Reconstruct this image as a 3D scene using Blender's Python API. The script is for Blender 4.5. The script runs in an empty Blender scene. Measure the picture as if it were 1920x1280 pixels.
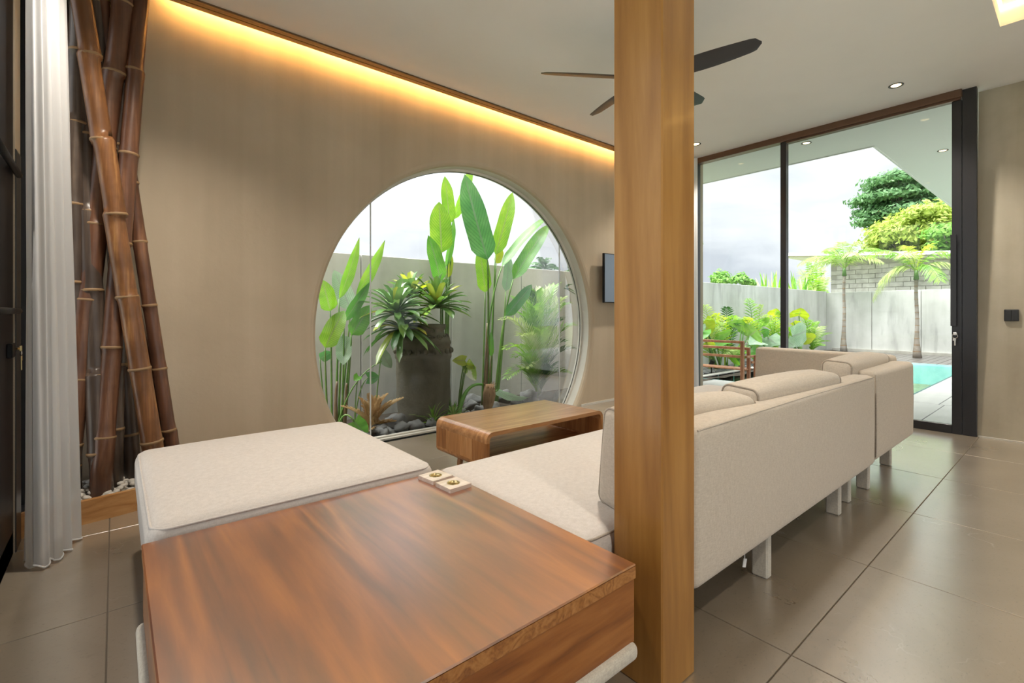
import bpy, math, random
from mathutils import Vector, Matrix, noise as mnoise
random.seed(7)
D = bpy.data
SC = bpy.context.scene
COL = SC.collection
pi = math.pi

# ------------------------------------------------------------------ camera, world, exposure
EYE = 1.05
YAW = math.radians(50.27)
cam_data = D.cameras.new('camera')
cam = D.objects.new('camera', cam_data)
COL.objects.link(cam)
cam_data.sensor_width = 36.0
cam_data.lens = 896.0 / 1920.0 * 36.0
cam_data.shift_y = -55.0 / 1920.0
cam_data.clip_start = 0.02
cam_data.clip_end = 500
cam.location = (0, 0, EYE)
cam.rotation_euler = (pi / 2, 0, YAW - pi / 2)
SC.camera = cam

SC.view_settings.view_transform = 'Standard'
SC.view_settings.look = 'None'
SC.view_settings.gamma = 1.0
SC.view_settings.use_curve_mapping = False
SC.view_settings.exposure = 0.97

W = D.worlds.new('overcast_sky')
SC.world = W
W.use_nodes = True
nt = W.node_tree
nt.nodes.clear()
def nn(t, kind, **kw):
    n = t.nodes.new(kind)
    for k, v in kw.items():
        if k in n.inputs:
            n.inputs[k].default_value = v
        else:
            setattr(n, k, v)
    return n
wo = nn(nt, 'ShaderNodeOutputWorld')
wb = nn(nt, 'ShaderNodeBackground')
wb.inputs['Strength'].default_value = 0.80
tc = nn(nt, 'ShaderNodeTexCoord')
mp = nn(nt, 'ShaderNodeMapping')
mp.inputs['Scale'].default_value = (1.0, 1.0, 2.6)
mp.inputs['Location'].default_value = (0.35, 0.2, 0.1)
nz = nn(nt, 'ShaderNodeTexNoise')
nz.inputs['Scale'].default_value = 2.3
nz.inputs['Detail'].default_value = 7
nz.inputs['Roughness'].default_value = 0.52
nz.inputs['Distortion'].default_value = 0.4
cr = nn(nt, 'ShaderNodeValToRGB')
cr.color_ramp.elements[0].position = 0.33
cr.color_ramp.elements[0].color = (0.56, 0.59, 0.65, 1)
cr.color_ramp.elements[1].position = 0.60
cr.color_ramp.elements[1].color = (0.97, 0.98, 1.0, 1)
nt.links.new(tc.outputs['Generated'], mp.inputs['Vector'])
nt.links.new(mp.outputs['Vector'], nz.inputs['Vector'])
nt.links.new(nz.outputs['Fac'], cr.inputs['Fac'])
# an overcast sky is brighter overhead than at the horizon
sx_ = nn(nt, 'ShaderNodeSeparateXYZ'); nt.links.new(tc.outputs['Generated'], sx_.inputs[0])
mxz = nn(nt, 'ShaderNodeMath', operation='MAXIMUM'); nt.links.new(sx_.outputs[2], mxz.inputs[0]); mxz.inputs[1].default_value = 0.0
sq_ = nn(nt, 'ShaderNodeMath', operation='MULTIPLY'); nt.links.new(mxz.outputs[0], sq_.inputs[0]); nt.links.new(mxz.outputs[0], sq_.inputs[1])
grd = nn(nt, 'ShaderNodeMath', operation='MULTIPLY_ADD'); nt.links.new(sq_.outputs[0], grd.inputs[0]); grd.inputs[1].default_value = 2.0; grd.inputs[2].default_value = 1.0
vm = nn(nt, 'ShaderNodeVectorMath', operation='SCALE'); nt.links.new(cr.outputs['Color'], vm.inputs[0]); nt.links.new(grd.outputs[0], vm.inputs['Scale'])
nt.links.new(vm.outputs[0], wb.inputs['Color'])
nt.links.new(wb.outputs['Background'], wo.inputs['Surface'])

sun_d = D.lights.new('veiled_sun', 'SUN')
sun_d.energy = 6.8
sun_d.angle = math.radians(55)
sun_d.color = (1.0, 0.97, 0.92)
sun = D.objects.new('veiled_sun', sun_d)
COL.objects.link(sun)
sun.rotation_euler = Vector((-0.30, 0.20, 0.93)).to_track_quat('Z', 'Y').to_euler()

WARM = (1.0, 0.52, 0.14)
SPOT_W = 86.0
COVE_E = 125.0
COFFER_E = 7.0

SC.cycles.max_bounces = 10
SC.cycles.diffuse_bounces = 6
SC.cycles.glossy_bounces = 4
SC.cycles.transmission_bounces = 8
SC.cycles.transparent_max_bounces = 16
SC.cycles.caustics_reflective = False
SC.cycles.caustics_refractive = False
SC.cycles.sample_clamp_indirect = 6.0

# ------------------------------------------------------------------ measuring helper: a point on the plane Y or X or Z
cs, sn = math.cos(YAW), math.sin(YAW)
def ray(u, v):
    a = (u - 960) / 896.0
    b = (585 - v) / 896.0
    return (cs + a * sn, sn - a * cs, b)
def PY(u, v, Y):
    r = ray(u, v); t = Y / r[1]
    return Vector((r[0] * t, Y, EYE + r[2] * t))
def PX(u, v, X):
    r = ray(u, v); t = X / r[0]
    return Vector((X, r[1] * t, EYE + r[2] * t))

# ------------------------------------------------------------------ mesh builder
class MB:
    def __init__(s):
        s.v, s.f, s.uv = [], [], None
    def add(s, vs, fs, uv=None):
        o = len(s.v)
        s.v += [Vector(p) for p in vs]
        s.f += [tuple(i + o for i in f) for f in fs]
        if uv is not None:
            if s.uv is None:
                s.uv = [(0, 0)] * o
            s.uv += uv
        elif s.uv is not None:
            s.uv += [(0, 0)] * len(vs)
        return s
    def box(s, x0, x1, y0, y1, z0, z1, c=0.0):
        """box, with chamfered edges of size c"""
        if c <= 0:
            vs = [(x, y, z) for z in (z0, z1) for y in (y0, y1) for x in (x0, x1)]
            return s.add(vs, [(0, 2, 3, 1), (4, 5, 7, 6), (0, 1, 5, 4), (2, 6, 7, 3), (0, 4, 6, 2), (1, 3, 7, 5)])
        vs, idx = [], {}
        lo, hi = (x0, y0, z0), (x1, y1, z1)
        for sx in (0, 1):
            for sy in (0, 1):
                for sz in (0, 1):
                    for ax in range(3):
                        p = []
                        for k, q in enumerate((sx, sy, sz)):
                            d = 0 if k == ax else c
                            p.append(hi[k] - d if q else lo[k] + d)
                        idx[(sx, sy, sz, ax)] = len(vs)
                        vs.append(tuple(p))
        fs = []
        g = lambda q, ax: idx[(q[0], q[1], q[2], ax)]
        for ax in range(3):
            a, b = [k for k in range(3) if k != ax]
            for side in (0, 1):
                loop = []
                for (qa, qb) in ((0, 0), (1, 0), (1, 1), (0, 1)):
                    q = [0, 0, 0]; q[ax] = side; q[a] = qa; q[b] = qb
                    loop.append(g(q, ax))
                fs.append(tuple(loop))
            for qa in (0, 1):
                for qb in (0, 1):
                    q0 = [0, 0, 0]; q0[a] = qa; q0[b] = qb
                    q1 = list(q0); q1[ax] = 1
                    fs.append((g(q0, a), g(q1, a), g(q1, b), g(q0, b)))
        for sx in (0, 1):
            for sy in (0, 1):
                for sz in (0, 1):
                    fs.append(tuple(idx[(sx, sy, sz, k)] for k in range(3)))
        return s.add(vs, fs)
    def tube(s, pts, rad, n=8, caps=True, squash=None):
        pts = [Vector(p) for p in pts]
        if not isinstance(rad, (list, tuple)):
            rad = [rad] * len(pts)
        vs, fs = [], []
        prev = None
        for i, p in enumerate(pts):
            t = (pts[min(i + 1, len(pts) - 1)] - pts[max(i - 1, 0)])
            t = t.normalized() if t.length > 1e-9 else Vector((0, 0, 1))
            if prev is None:
                a = Vector((0, 0, 1)) if abs(t.z) < 0.9 else Vector((1, 0, 0))
                u = t.cross(a).normalized()
            else:
                u = (prev - t * prev.dot(t))
                u = u.normalized() if u.length > 1e-6 else t.cross(Vector((0.3, 0.5, 0.8))).normalized()
            prev = u
            w = t.cross(u)
            for k in range(n):
                th = 2 * pi * k / n
                vs.append(p + (u * math.cos(th) + w * math.sin(th)) * rad[i])
        for i in range(len(pts) - 1):
            for k in range(n):
                k2 = (k + 1) % n
                fs.append((i * n + k, i * n + k2, (i + 1) * n + k2, (i + 1) * n + k))
        if caps:
            fs.append(tuple(range(n))[::-1])
            fs.append(tuple((len(pts) - 1) * n + k for k in range(n)))
        return s.add(vs, fs)
    def loop(s, pts, r, n=5):
        """closed tube"""
        pts = [Vector(p) for p in pts]
        m = len(pts)
        vs, fs = [], []
        nrm = Vector((0, 0, 0))
        for i in range(m):
            nrm += pts[i].cross(pts[(i + 1) % m])
        nrm = nrm.normalized() if nrm.length > 1e-9 else Vector((0, 0, 1))
        for i in range(m):
            t = (pts[(i + 1) % m] - pts[i - 1]).normalized()
            u = t.cross(nrm).normalized()
            w = t.cross(u)
            for k in range(n):
                th = 2 * pi * k / n
                vs.append(pts[i] + (u * math.cos(th) + w * math.sin(th)) * r)
        for i in range(m):
            j = (i + 1) % m
            for k in range(n):
                k2 = (k + 1) % n
                fs.append((i * n + k, i * n + k2, j * n + k2, j * n + k))
        return s.add(vs, fs)
    def grid(s, fn, nu, nv, uv=False):
        vs = [fn(i / nu, j / nv) for j in range(nv + 1) for i in range(nu + 1)]
        fs = [(j * (nu + 1) + i, j * (nu + 1) + i + 1, (j + 1) * (nu + 1) + i + 1, (j + 1) * (nu + 1) + i)
              for j in range(nv) for i in range(nu)]
        uvs = [(i / nu, j / nv) for j in range(nv + 1) for i in range(nu + 1)] if uv else None
        return s.add(vs, fs, uvs)
    def lathe(s, c, prof, n=24, wob=None):
        c = Vector(c)
        vs, fs = [], []
        for (r, z) in prof:
            for k in range(n):
                th = 2 * pi * k / n
                rr = r + (wob(th, z) if wob else 0)
                vs.append(c + Vector((rr * math.cos(th), rr * math.sin(th), z)))
        m = len(prof)
        for i in range(m - 1):
            for k in range(n):
                k2 = (k + 1) % n
                fs.append((i * n + k, i * n + k2, (i + 1) * n + k2, (i + 1) * n + k))
        fs.append(tuple(range(n))[::-1])
        fs.append(tuple((m - 1) * n + k for k in range(n)))
        return s.add(vs, fs)
    def prism(s, poly, axis, a, b):
        """poly of 2D points extruded along axis from a to b"""
        def mk(p, h):
            if axis == 'x': return (h, p[0], p[1])
            if axis == 'y': return (p[0], h, p[1])
            return (p[0], p[1], h)
        n = len(poly)
        vs = [mk(p, a) for p in poly] + [mk(p, b) for p in poly]
        fs = [tuple(range(n)), tuple(range(n, 2 * n))[::-1]]
        fs += [(i, (i + 1) % n + 0, (i + 1) % n + n, i + n) for i in range(n)]
        return s.add(vs, fs)
    def soft(s, x0, x1, y0, y1, z0, z1, r, crown=0.0, n=10, sag=0.0):
        """upholstered block: rounded edges and a crowned top"""
        lo = Vector((x0, y0, z0)); hi = Vector((x1, y1, z1))
        c = (lo + hi) / 2; h = (hi - lo) / 2
        ih = Vector([max(q - r, 1e-4) for q in h])
        key, vs, fs = {}, [], []
        def steps(L, rr):
            k = 4
            a = [-L + rr * (1 - math.cos(pi / 2 * i / k)) for i in range(k)]
            m = [-(L - rr) + 2 * (L - rr) * i / n for i in range(n + 1)]
            return a + m + [-q for q in a[::-1]]
        st = [steps(h[k], r) for k in range(3)]
        for ax in range(3):
            a, b = (ax + 1) % 3, (ax + 2) % 3
            for side in (-1, 1):
                ids = []
                for pa in st[a]:
                    row = []
                    for pb in st[b]:
                        p = [0, 0, 0]; p[ax] = side * h[ax]; p[a] = pa; p[b] = pb
                        q = Vector([max(-ih[k], min(ih[k], p[k])) for k in range(3)])
                        d = Vector(p) - q
                        if d.length > 1e-9:
                            d = d.normalized() * r
                        q = q + d
                        fx = 1 - min(1, abs(q.x / h.x)) ** 2.4
                        fy = 1 - min(1, abs(q.y / h.y)) ** 2.4
                        if q.z > 0:
                            q.z += crown * fx * fy * (q.z / h.z)
                        fz = 1 - min(1, abs(q.z / h.z)) ** 2
                        if sag:
                            q.y += sag * fx * fz * (1 if q.y > 0 else -1) * min(1, abs(q.y) / h.y)
                            q.x += sag * fy * fz * (1 if q.x > 0 else -1) * min(1, abs(q.x) / h.x)
                        q = q + c
                        kk = (round(q.x, 5), round(q.y, 5), round(q.z, 5))
                        if kk not in key:
                            key[kk] = len(vs); vs.append(q)
                        row.append(key[kk])
                    ids.append(row)
                for i in range(len(ids) - 1):
                    for j in range(len(ids[0]) - 1):
                        f = (ids[i][j], ids[i + 1][j], ids[i + 1][j + 1], ids[i][j + 1])
                        f = tuple(dict.fromkeys(f))
                        if len(f) > 2:
                            fs.append(f if side > 0 else f[::-1])
        return s.add(vs, fs)
    def xf(s, M):
        s.v = [M @ p for p in s.v]
        return s

ORG = {}
def link_mesh(name, me, mat, parent, org):
    o = D.objects.new(name, me)
    COL.objects.link(o)
    if parent is not None:
        o.parent = parent
        o.location = Vector(org) - ORG[parent]
    else:
        o.location = org
    ORG[o] = Vector(org)
    return o
def obj(name, mb, mat, parent=None, smooth=False, kind=None, label=None, cat=None, group=None, org=None):
    if org is None:
        if parent is not None:
            org = ORG[parent]
        else:
            xs = [p.x for p in mb.v]; ys = [p.y for p in mb.v]; zs = [p.z for p in mb.v]
            org = Vector(((min(xs) + max(xs)) / 2, (min(ys) + max(ys)) / 2, min(zs)))
    org = Vector(org)
    me = D.meshes.new(name)
    me.from_pydata([tuple(p - org) for p in mb.v], [], mb.f)
    if mb.uv is not None:
        ul = me.uv_layers.new(name='uv')
        dat = [0.0] * (2 * len(me.loops))
        vi = [0] * len(me.loops)
        me.loops.foreach_get('vertex_index', vi)
        for i, k in enumerate(vi):
            dat[2 * i], dat[2 * i + 1] = mb.uv[k]
        ul.data.foreach_set('uv', dat)
    me.materials.append(mat)
    if smooth:
        me.polygons.foreach_set('use_smooth', [True] * len(me.polygons))
    me.validate()
    me.update()
    o = link_mesh(name, me, mat, parent, org)
    tag(o, label, cat, group, kind)
    return o
def solid(o):
    """outward normals"""
    import bmesh
    bm = bmesh.new(); bm.from_mesh(o.data)
    bmesh.ops.recalc_face_normals(bm, faces=bm.faces)
    bm.to_mesh(o.data); bm.free()
    return o
def tag(o, label=None, cat=None, group=None, kind=None):
    if label: o['label'] = label
    if cat: o['category'] = cat
    if group: o['group'] = group
    if kind: o['kind'] = kind
    return o
def thing(name, loc, label, cat, group=None, kind=None):
    o = D.objects.new(name, None)
    o.empty_display_size = 0.1
    COL.objects.link(o)
    o.location = loc
    ORG[o] = Vector(loc)
    return tag(o, label, cat, group, kind)
def copy_of(src, name, parent, loc, mat=None):
    """linked copy sharing the mesh"""
    o = src.copy()
    o.name = name
    COL.objects.link(o)
    o.parent = parent
    o.location = Vector(loc) - (ORG[parent] if parent is not None else Vector((0, 0, 0)))
    ORG[o] = Vector(loc)
    return o
def bez(p0, p1, p2, n=8):
    p0, p1, p2 = Vector(p0), Vector(p1), Vector(p2)
    return [p0 * (1 - t) ** 2 + p1 * 2 * t * (1 - t) + p2 * t * t for t in [i / n for i in range(n + 1)]]

# ------------------------------------------------------------------ materials
def newmat(name):
    m = D.materials.new(name)
    m.use_nodes = True
    t = m.node_tree
    t.nodes.clear()
    out = nn(t, 'ShaderNodeOutputMaterial')
    return m, t, out
def plain(name, col, rough=0.5, metal=0.0, spec=0.5, coat=0.0):
    m, t, out = newmat(name)
    b = nn(t, 'ShaderNodeBsdfPrincipled')
    b.inputs['Base Color'].default_value = (*col, 1)
    b.inputs['Roughness'].default_value = rough
    b.inputs['Metallic'].default_value = metal
    b.inputs['Specular IOR Level'].default_value = spec
    b.inputs['Coat Weight'].default_value = coat
    t.links.new(b.outputs[0], out.inputs[0])
    return m
def ramp(t, fac, stops):
    r = nn(t, 'ShaderNodeValToRGB')
    e = r.color_ramp.elements
    e[0].position, e[0].color = stops[0][0], (*stops[0][1], 1)
    e[1].position, e[1].color = stops[-1][0], (*stops[-1][1], 1)
    for p, c in stops[1:-1]:
        q = e.new(p); q.color = (*c, 1)
    t.links.new(fac, r.inputs['Fac'])
    return r.outputs['Color']
def noise_fac(t, vec, scale, detail=4, rough=0.5, dist=0.0, mscale=None, rot=None):
    if mscale or rot:
        mpn = nn(t, 'ShaderNodeMapping')
        if mscale: mpn.inputs['Scale'].default_value = mscale
        if rot: mpn.inputs['Rotation'].default_value = rot
        t.links.new(vec, mpn.inputs['Vector'])
        vec = mpn.outputs['Vector']
    n = nn(t, 'ShaderNodeTexNoise')
    n.inputs['Scale'].default_value = scale
    n.inputs['Detail'].default_value = detail
    n.inputs['Roughness'].default_value = rough
    n.inputs['Distortion'].default_value = dist
    t.links.new(vec, n.inputs['Vector'])
    return n.outputs['Fac']
def mixc(t, fac, a, b, mode='MIX'):
    m = nn(t, 'ShaderNodeMix')
    m.data_type = 'RGBA'
    m.blend_type = mode
    for sock, val in ((m.inputs[0], fac), (m.inputs[6], a), (m.inputs[7], b)):
        if isinstance(val, (int, float)):
            sock.default_value = val
        elif isinstance(val, tuple):
            sock.default_value = (*val, 1)
        else:
            t.links.new(val, sock)
    return m.outputs[2]
def bump(t, b, height, strength=0.2, dist=0.01):
    n = nn(t, 'ShaderNodeBump')
    n.inputs['Strength'].default_value = strength
    n.inputs['Distance'].default_value = dist
    t.links.new(height, n.inputs['Height'])
    t.links.new(n.outputs['Normal'], b.inputs['Normal'])
def coords(t, which='Object'):
    if which == 'Position':
        return nn(t, 'ShaderNodeNewGeometry').outputs['Position']
    return nn(t, 'ShaderNodeTexCoord').outputs[which]
def mapr(t, fac, a, b):
    n = nn(t, 'ShaderNodeMapRange')
    n.inputs['To Min'].default_value = a
    n.inputs['To Max'].default_value = b
    t.links.new(fac, n.inputs['Value'])
    return n.outputs['Result']

def plaster(name, dark, mid, light, streak=(5, 5, 0.35), rough=0.55, bumpy=0.12, stain=None):
    m, t, out = newmat(name)
    b = nn(t, 'ShaderNodeBsdfPrincipled')
    v = coords(t, 'Position')
    s1 = noise_fac(t, v, 1.0, 4, 0.5, 0.2, streak)
    s2 = noise_fac(t, v, 1.4, 5, 0.6, 0.3)
    s3 = noise_fac(t, v, 22, 4, 0.6)
    ad = nn(t, 'ShaderNodeMath', operation='ADD'); t.links.new(s1, ad.inputs[0]); t.links.new(s2, ad.inputs[1])
    md = nn(t, 'ShaderNodeMath', operation='MULTIPLY'); t.links.new(ad.outputs[0], md.inputs[0]); md.inputs[1].default_value = 0.5
    c = ramp(t, md.outputs[0], [(0.34, dark), (0.5, mid), (0.64, light)])
    c = mixc(t, mapr(t, s3, 0.0, 0.16), c, dark)
    if stain:
        s4 = noise_fac(t, v, 1.0, 5, 0.65, 0.6, stain[1])
        c = mixc(t, ramp(t, s4, [(stain[2], (0, 0, 0)), (stain[2] + 0.12, (0.75, 0.75, 0.75))]), c, stain[0])
    t.links.new(c, b.inputs['Base Color'])
    b.inputs['Roughness'].default_value = rough
    b.inputs['Specular IOR Level'].default_value = 0.3
    bump(t, b, s3, bumpy, 0.01)
    t.links.new(b.outputs[0], out.inputs[0])
    return m
def wood(name, stops, axis='x', rough=0.4, coat=0.0, scale=1.0, figure=0.0, coord='Object', spec=0.5, coat_rough=0.1, off=(0, 0, 0), coat_ior=1.5, lacquer=0.0):
    m, t, out = newmat(name)
    b = nn(t, 'ShaderNodeBsdfPrincipled')
    v = coords(t, coord)
    ms = {'x': (0.7, 7, 7), 'y': (7, 0.7, 7), 'z': (7, 7, 0.7)}[axis]
    ms = tuple(q * scale for q in ms)
    mpn = nn(t, 'ShaderNodeMapping')
    mpn.inputs['Scale'].default_value = ms
    mpn.inputs['Location'].default_value = off
    t.links.new(v, mpn.inputs['Vector'])
    g = noise_fac(t, mpn.outputs['Vector'], 1.0, 3, 0.5, 0.8)
    # growth rings read as contours of a smooth field
    wv = nn(t, 'ShaderNodeMath', operation='MULTIPLY'); t.links.new(g, wv.inputs[0]); wv.inputs[1].default_value = 8.0 + figure * 10
    fr = nn(t, 'ShaderNodeMath', operation='PINGPONG'); t.links.new(wv.outputs[0], fr.inputs[0]); fr.inputs[1].default_value = 1.0
    fine = noise_fac(t, mpn.outputs['Vector'], 7.0, 5, 0.65, 0.2)
    a1 = nn(t, 'ShaderNodeMath', operation='MULTIPLY_ADD'); t.links.new(fr.outputs[0], a1.inputs[0]); a1.inputs[1].default_value = 0.38; 
    t.links.new(mapr(t, fine, 0.0, 0.75), a1.inputs[2])
    broad = noise_fac(t, v, 1.6, 2, 0.5)
    a2 = nn(t, 'ShaderNodeMath', operation='MULTIPLY_ADD'); t.links.new(broad, a2.inputs[0]); a2.inputs[1].default_value = 0.5
    t.links.new(a1.outputs[0], a2.inputs[2])
    a3 = nn(t, 'ShaderNodeMath', operation='SUBTRACT'); t.links.new(a2.outputs[0], a3.inputs[0]); a3.inputs[1].default_value = 0.3
    t.links.new(ramp(t, a3.outputs[0], stops), b.inputs['Base Color'])
    b.inputs['Roughness'].default_value = rough
    b.inputs['Coat Weight'].default_value = coat
    b.inputs['Coat Roughness'].default_value = coat_rough
    b.inputs['Coat IOR'].default_value = coat_ior
    b.inputs['Specular IOR Level'].default_value = spec
    bump(t, b, fine, 0.06, 0.004)
    if lacquer:
        gl = nn(t, 'ShaderNodeBsdfGlossy'); gl.inputs['Roughness'].default_value = coat_rough
        fr = nn(t, 'ShaderNodeFresnel'); fr.inputs['IOR'].default_value = lacquer
        mx = nn(t, 'ShaderNodeMixShader')
        t.links.new(fr.outputs[0], mx.inputs[0]); t.links.new(b.outputs[0], mx.inputs[1]); t.links.new(gl.outputs[0], mx.inputs[2])
        t.links.new(mx.outputs[0], out.inputs[0])
    else:
        t.links.new(b.outputs[0], out.inputs[0])
    return m
def fabric(name, a, bcol, scale=320):
    m, t, out = newmat(name)
    b = nn(t, 'ShaderNodeBsdfPrincipled')
    v = coords(t, 'Position')
    n1 = noise_fac(t, v, 1.0, 2, 0.6, 0.0, (scale, scale, 60))
    n2 = noise_fac(t, v, 1.0, 2, 0.6, 0.0, (60, 60, scale))
    ad = nn(t, 'ShaderNodeMath', operation='ADD'); t.links.new(n1, ad.inputs[0]); t.links.new(n2, ad.inputs[1])
    hf = nn(t, 'ShaderNodeMath', operation='MULTIPLY'); t.links.new(ad.outputs[0], hf.inputs[0]); hf.inputs[1].default_value = 0.5
    t.links.new(ramp(t, hf.outputs[0], [(0.35, bcol), (0.65, a)]), b.inputs['Base Color'])
    b.inputs['Roughness'].default_value = 0.9
    b.inputs['Specular IOR Level'].default_value = 0.15
    b.inputs['Sheen Weight'].default_value = 0.25
    bump(t, b, hf.outputs[0], 0.25, 0.002)
    t.links.new(b.outputs[0], out.inputs[0])
    return m
def leafmat(name, stops, trans=0.45, rough=0.4, veins=16.0, tcol=None, gloss=0.06):
    """green leaf: diffuse + translucent + a thin waxy gloss; midrib and side veins from the leaf's own uv"""
    m, t, out = newmat(name)
    uvn = nn(t, 'ShaderNodeTexCoord').outputs['UV']
    v = coords(t, 'Position')
    n1 = noise_fac(t, v, 5.0, 4, 0.6)
    c = ramp(t, n1, stops)
    sp = nn(t, 'ShaderNodeSeparateXYZ'); t.links.new(uvn, sp.inputs[0])
    if veins:
        du = nn(t, 'ShaderNodeMath', operation='SUBTRACT'); t.links.new(sp.outputs[0], du.inputs[0]); du.inputs[1].default_value = 0.5
        au = nn(t, 'ShaderNodeMath', operation='ABSOLUTE'); t.links.new(du.outputs[0], au.inputs[0])
        ph = nn(t, 'ShaderNodeMath', operation='MULTIPLY_ADD'); t.links.new(au.outputs[0], ph.inputs[0]); ph.inputs[1].default_value = -0.5
        t.links.new(sp.outputs[1], ph.inputs[2])
        mu = nn(t, 'ShaderNodeMath', operation='MULTIPLY'); t.links.new(ph.outputs[0], mu.inputs[0]); mu.inputs[1].default_value = veins * 6.283
        si = nn(t, 'ShaderNodeMath', operation='SINE'); t.links.new(mu.outputs[0], si.inputs[0])
        c = mixc(t, mapr(t, si.outputs[0], 0.0, 0.5), c, tuple(q * 0.62 for q in stops[0][1]))
        mr = ramp(t, au.outputs[0], [(0.018, (1, 1, 1)), (0.05, (0, 0, 0))])
        c = mixc(t, mr, c, tuple(min(1, q * 0.5 + 0.08) for q in stops[-1][1]))
    d = nn(t, 'ShaderNodeBsdfDiffuse'); t.links.new(c, d.inputs['Color'])
    tr = nn(t, 'ShaderNodeBsdfTranslucent')
    t.links.new(mixc(t, 1.0, c, tcol or (0.95, 1.0, 0.45), 'MULTIPLY') if tcol else c, tr.inputs['Color'])
    mx = nn(t, 'ShaderNodeMixShader'); mx.inputs[0].default_value = trans
    t.links.new(d.outputs[0], mx.inputs[1]); t.links.new(tr.outputs[0], mx.inputs[2])
    gl = nn(t, 'ShaderNodeBsdfGlossy'); gl.inputs['Roughness'].default_value = rough
    gl.inputs['Color'].default_value = (1, 1, 1, 1)
    mx2 = nn(t, 'ShaderNodeMixShader'); mx2.inputs[0].default_value = gloss
    t.links.new(mx.outputs[0], mx2.inputs[1]); t.links.new(gl.outputs[0], mx2.inputs[2])
    t.links.new(mx2.outputs[0], out.inputs[0])
    return m
def glassmat(name, tint=(0.985, 0.995, 0.99), refl=1.0):
    m, t, out = newmat(name)
    tr = nn(t, 'ShaderNodeBsdfTransparent'); tr.inputs['Color'].default_value = (*tint, 1)
    gl = nn(t, 'ShaderNodeBsdfGlossy'); gl.inputs['Roughness'].default_value = 0.0
    fr = nn(t, 'ShaderNodeFresnel'); fr.inputs['IOR'].default_value = 1.45
    ml = nn(t, 'ShaderNodeMath', operation='MULTIPLY'); t.links.new(fr.outputs[0], ml.inputs[0]); ml.inputs[1].default_value = refl
    mx = nn(t, 'ShaderNodeMixShader')
    t.links.new(ml.outputs[0], mx.inputs[0]); t.links.new(tr.outputs[0], mx.inputs[1]); t.links.new(gl.outputs[0], mx.inputs[2])
    t.links.new(mx.outputs[0], out.inputs[0])
    return m
def emit(name, col, strength):
    m, t, out = newmat(name)
    e = nn(t, 'ShaderNodeEmission'); e.inputs['Color'].default_value = (*col, 1); e.inputs['Strength'].default_value = strength
    t.links.new(e.outputs[0], out.inputs[0])
    return m

M = {}
M['plaster'] = plaster('beige_troweled_plaster', (0.44, 0.36, 0.262), (0.49, 0.405, 0.298), (0.54, 0.45, 0.337), (6.5, 6.5, 0.25), 0.6)
M['reveal'] = plaster('pale_plaster', (0.55, 0.53, 0.47), (0.62, 0.60, 0.54), (0.68, 0.66, 0.60), (3, 3, 3), 0.6)
M['plaster_right'] = plaster('greyish_beige_plaster', (0.36, 0.32, 0.245), (0.45, 0.41, 0.32), (0.53, 0.49, 0.40), (5, 5, 0.4), 0.6, stain=((0.30, 0.275, 0.21), (9, 9, 0.9), 0.63))
M['concrete'] = plaster('pale_grey_concrete', (0.46, 0.46, 0.44), (0.60, 0.60, 0.585), (0.70, 0.70, 0.69), (3.2, 3.2, 0.35), 0.75, stain=((0.40, 0.40, 0.39), (2.6, 2.6, 0.5), 0.56))
M['ceiling'] = plaster('white_ceiling_paint', (0.82, 0.82, 0.81), (0.85, 0.85, 0.84), (0.87, 0.87, 0.86), (1, 1, 1), 0.8, 0.02)
M['soffit'] = plain('white_soffit_paint', (0.82, 0.85, 0.85), 0.8)
M['white'] = plain('white_paint', (0.80, 0.80, 0.79), 0.5)
M['fan'] = plain('graphite_fan', (0.028, 0.029, 0.032), 0.35)
M['black'] = plain('black_powder_coat', (0.008, 0.008, 0.009), 0.45, 0.0, 0.25)
M['bronze'] = plain('dark_bronze_aluminium', (0.042, 0.042, 0.046), 0.33, 0.6)
M['bronze_head'] = plain('bronze_wood_reflection', (0.15, 0.088, 0.058), 0.35, 0.5)  # dark bronze with the reflected wood painted in as brown
M['steel'] = plain('brushed_steel', (0.55, 0.53, 0.5), 0.25, 1.0)
M['brass'] = plain('brass', (0.72, 0.58, 0.30), 0.3, 1.0)
M['switch'] = plain('black_switch_plastic', (0.016, 0.016, 0.016), 0.4)
M['gasket'] = plain('black_gasket', (0.02, 0.02, 0.02), 0.6)
M['silicone'] = plain('clear_silicone_joint', (0.62, 0.64, 0.63), 0.35)
M['glass'] = glassmat('window_glass', (0.90, 0.912, 0.908), 0.4)
M['glass_clear'] = glassmat('clear_glass')
M['glass_door'] = glassmat('door_glass', (0.885, 0.905, 0.90), 0.6)
M['column'] = wood('honey_teak', [(0.12, (0.24, 0.100, 0.018)), (0.5, (0.35, 0.162, 0.034)), (0.88, (0.44, 0.225, 0.056))], 'z', 0.36, 0.15, 0.6, 0.0)
M['table_top'] = wood('reddish_brown_wood_top', [(0.15, (0.075, 0.017, 0.003)), (0.5, (0.235, 0.062, 0.006)), (0.85, (0.42, 0.135, 0.014))], 'y', 0.35, 0.0, 0.62, 0.4, coat_rough=0.30, lacquer=3.2)
M['table_side'] = wood('reddish_brown_wood_side', [(0.2, (0.13, 0.037, 0.006)), (0.5, (0.25, 0.080, 0.013)), (0.8, (0.34, 0.125, 0.026))], 'x', 0.3, 0.2, 1.3, 0.0)
M['table_band'] = wood('reddish_brown_edge_grain', [(0.2, (0.17, 0.055, 0.012)), (0.5, (0.32, 0.125, 0.028)), (0.8, (0.42, 0.19, 0.055))], 'y', 0.35, 0.1, 2.2, 0.5)
M['coffee'] = wood('light_teak', [(0.25, (0.33, 0.14, 0.045)), (0.5, (0.46, 0.215, 0.078)), (0.8, (0.60, 0.32, 0.14))], 'x', 0.3, 0.0, 0.9, 0.1, coat_rough=0.22, lacquer=2.0)
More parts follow.
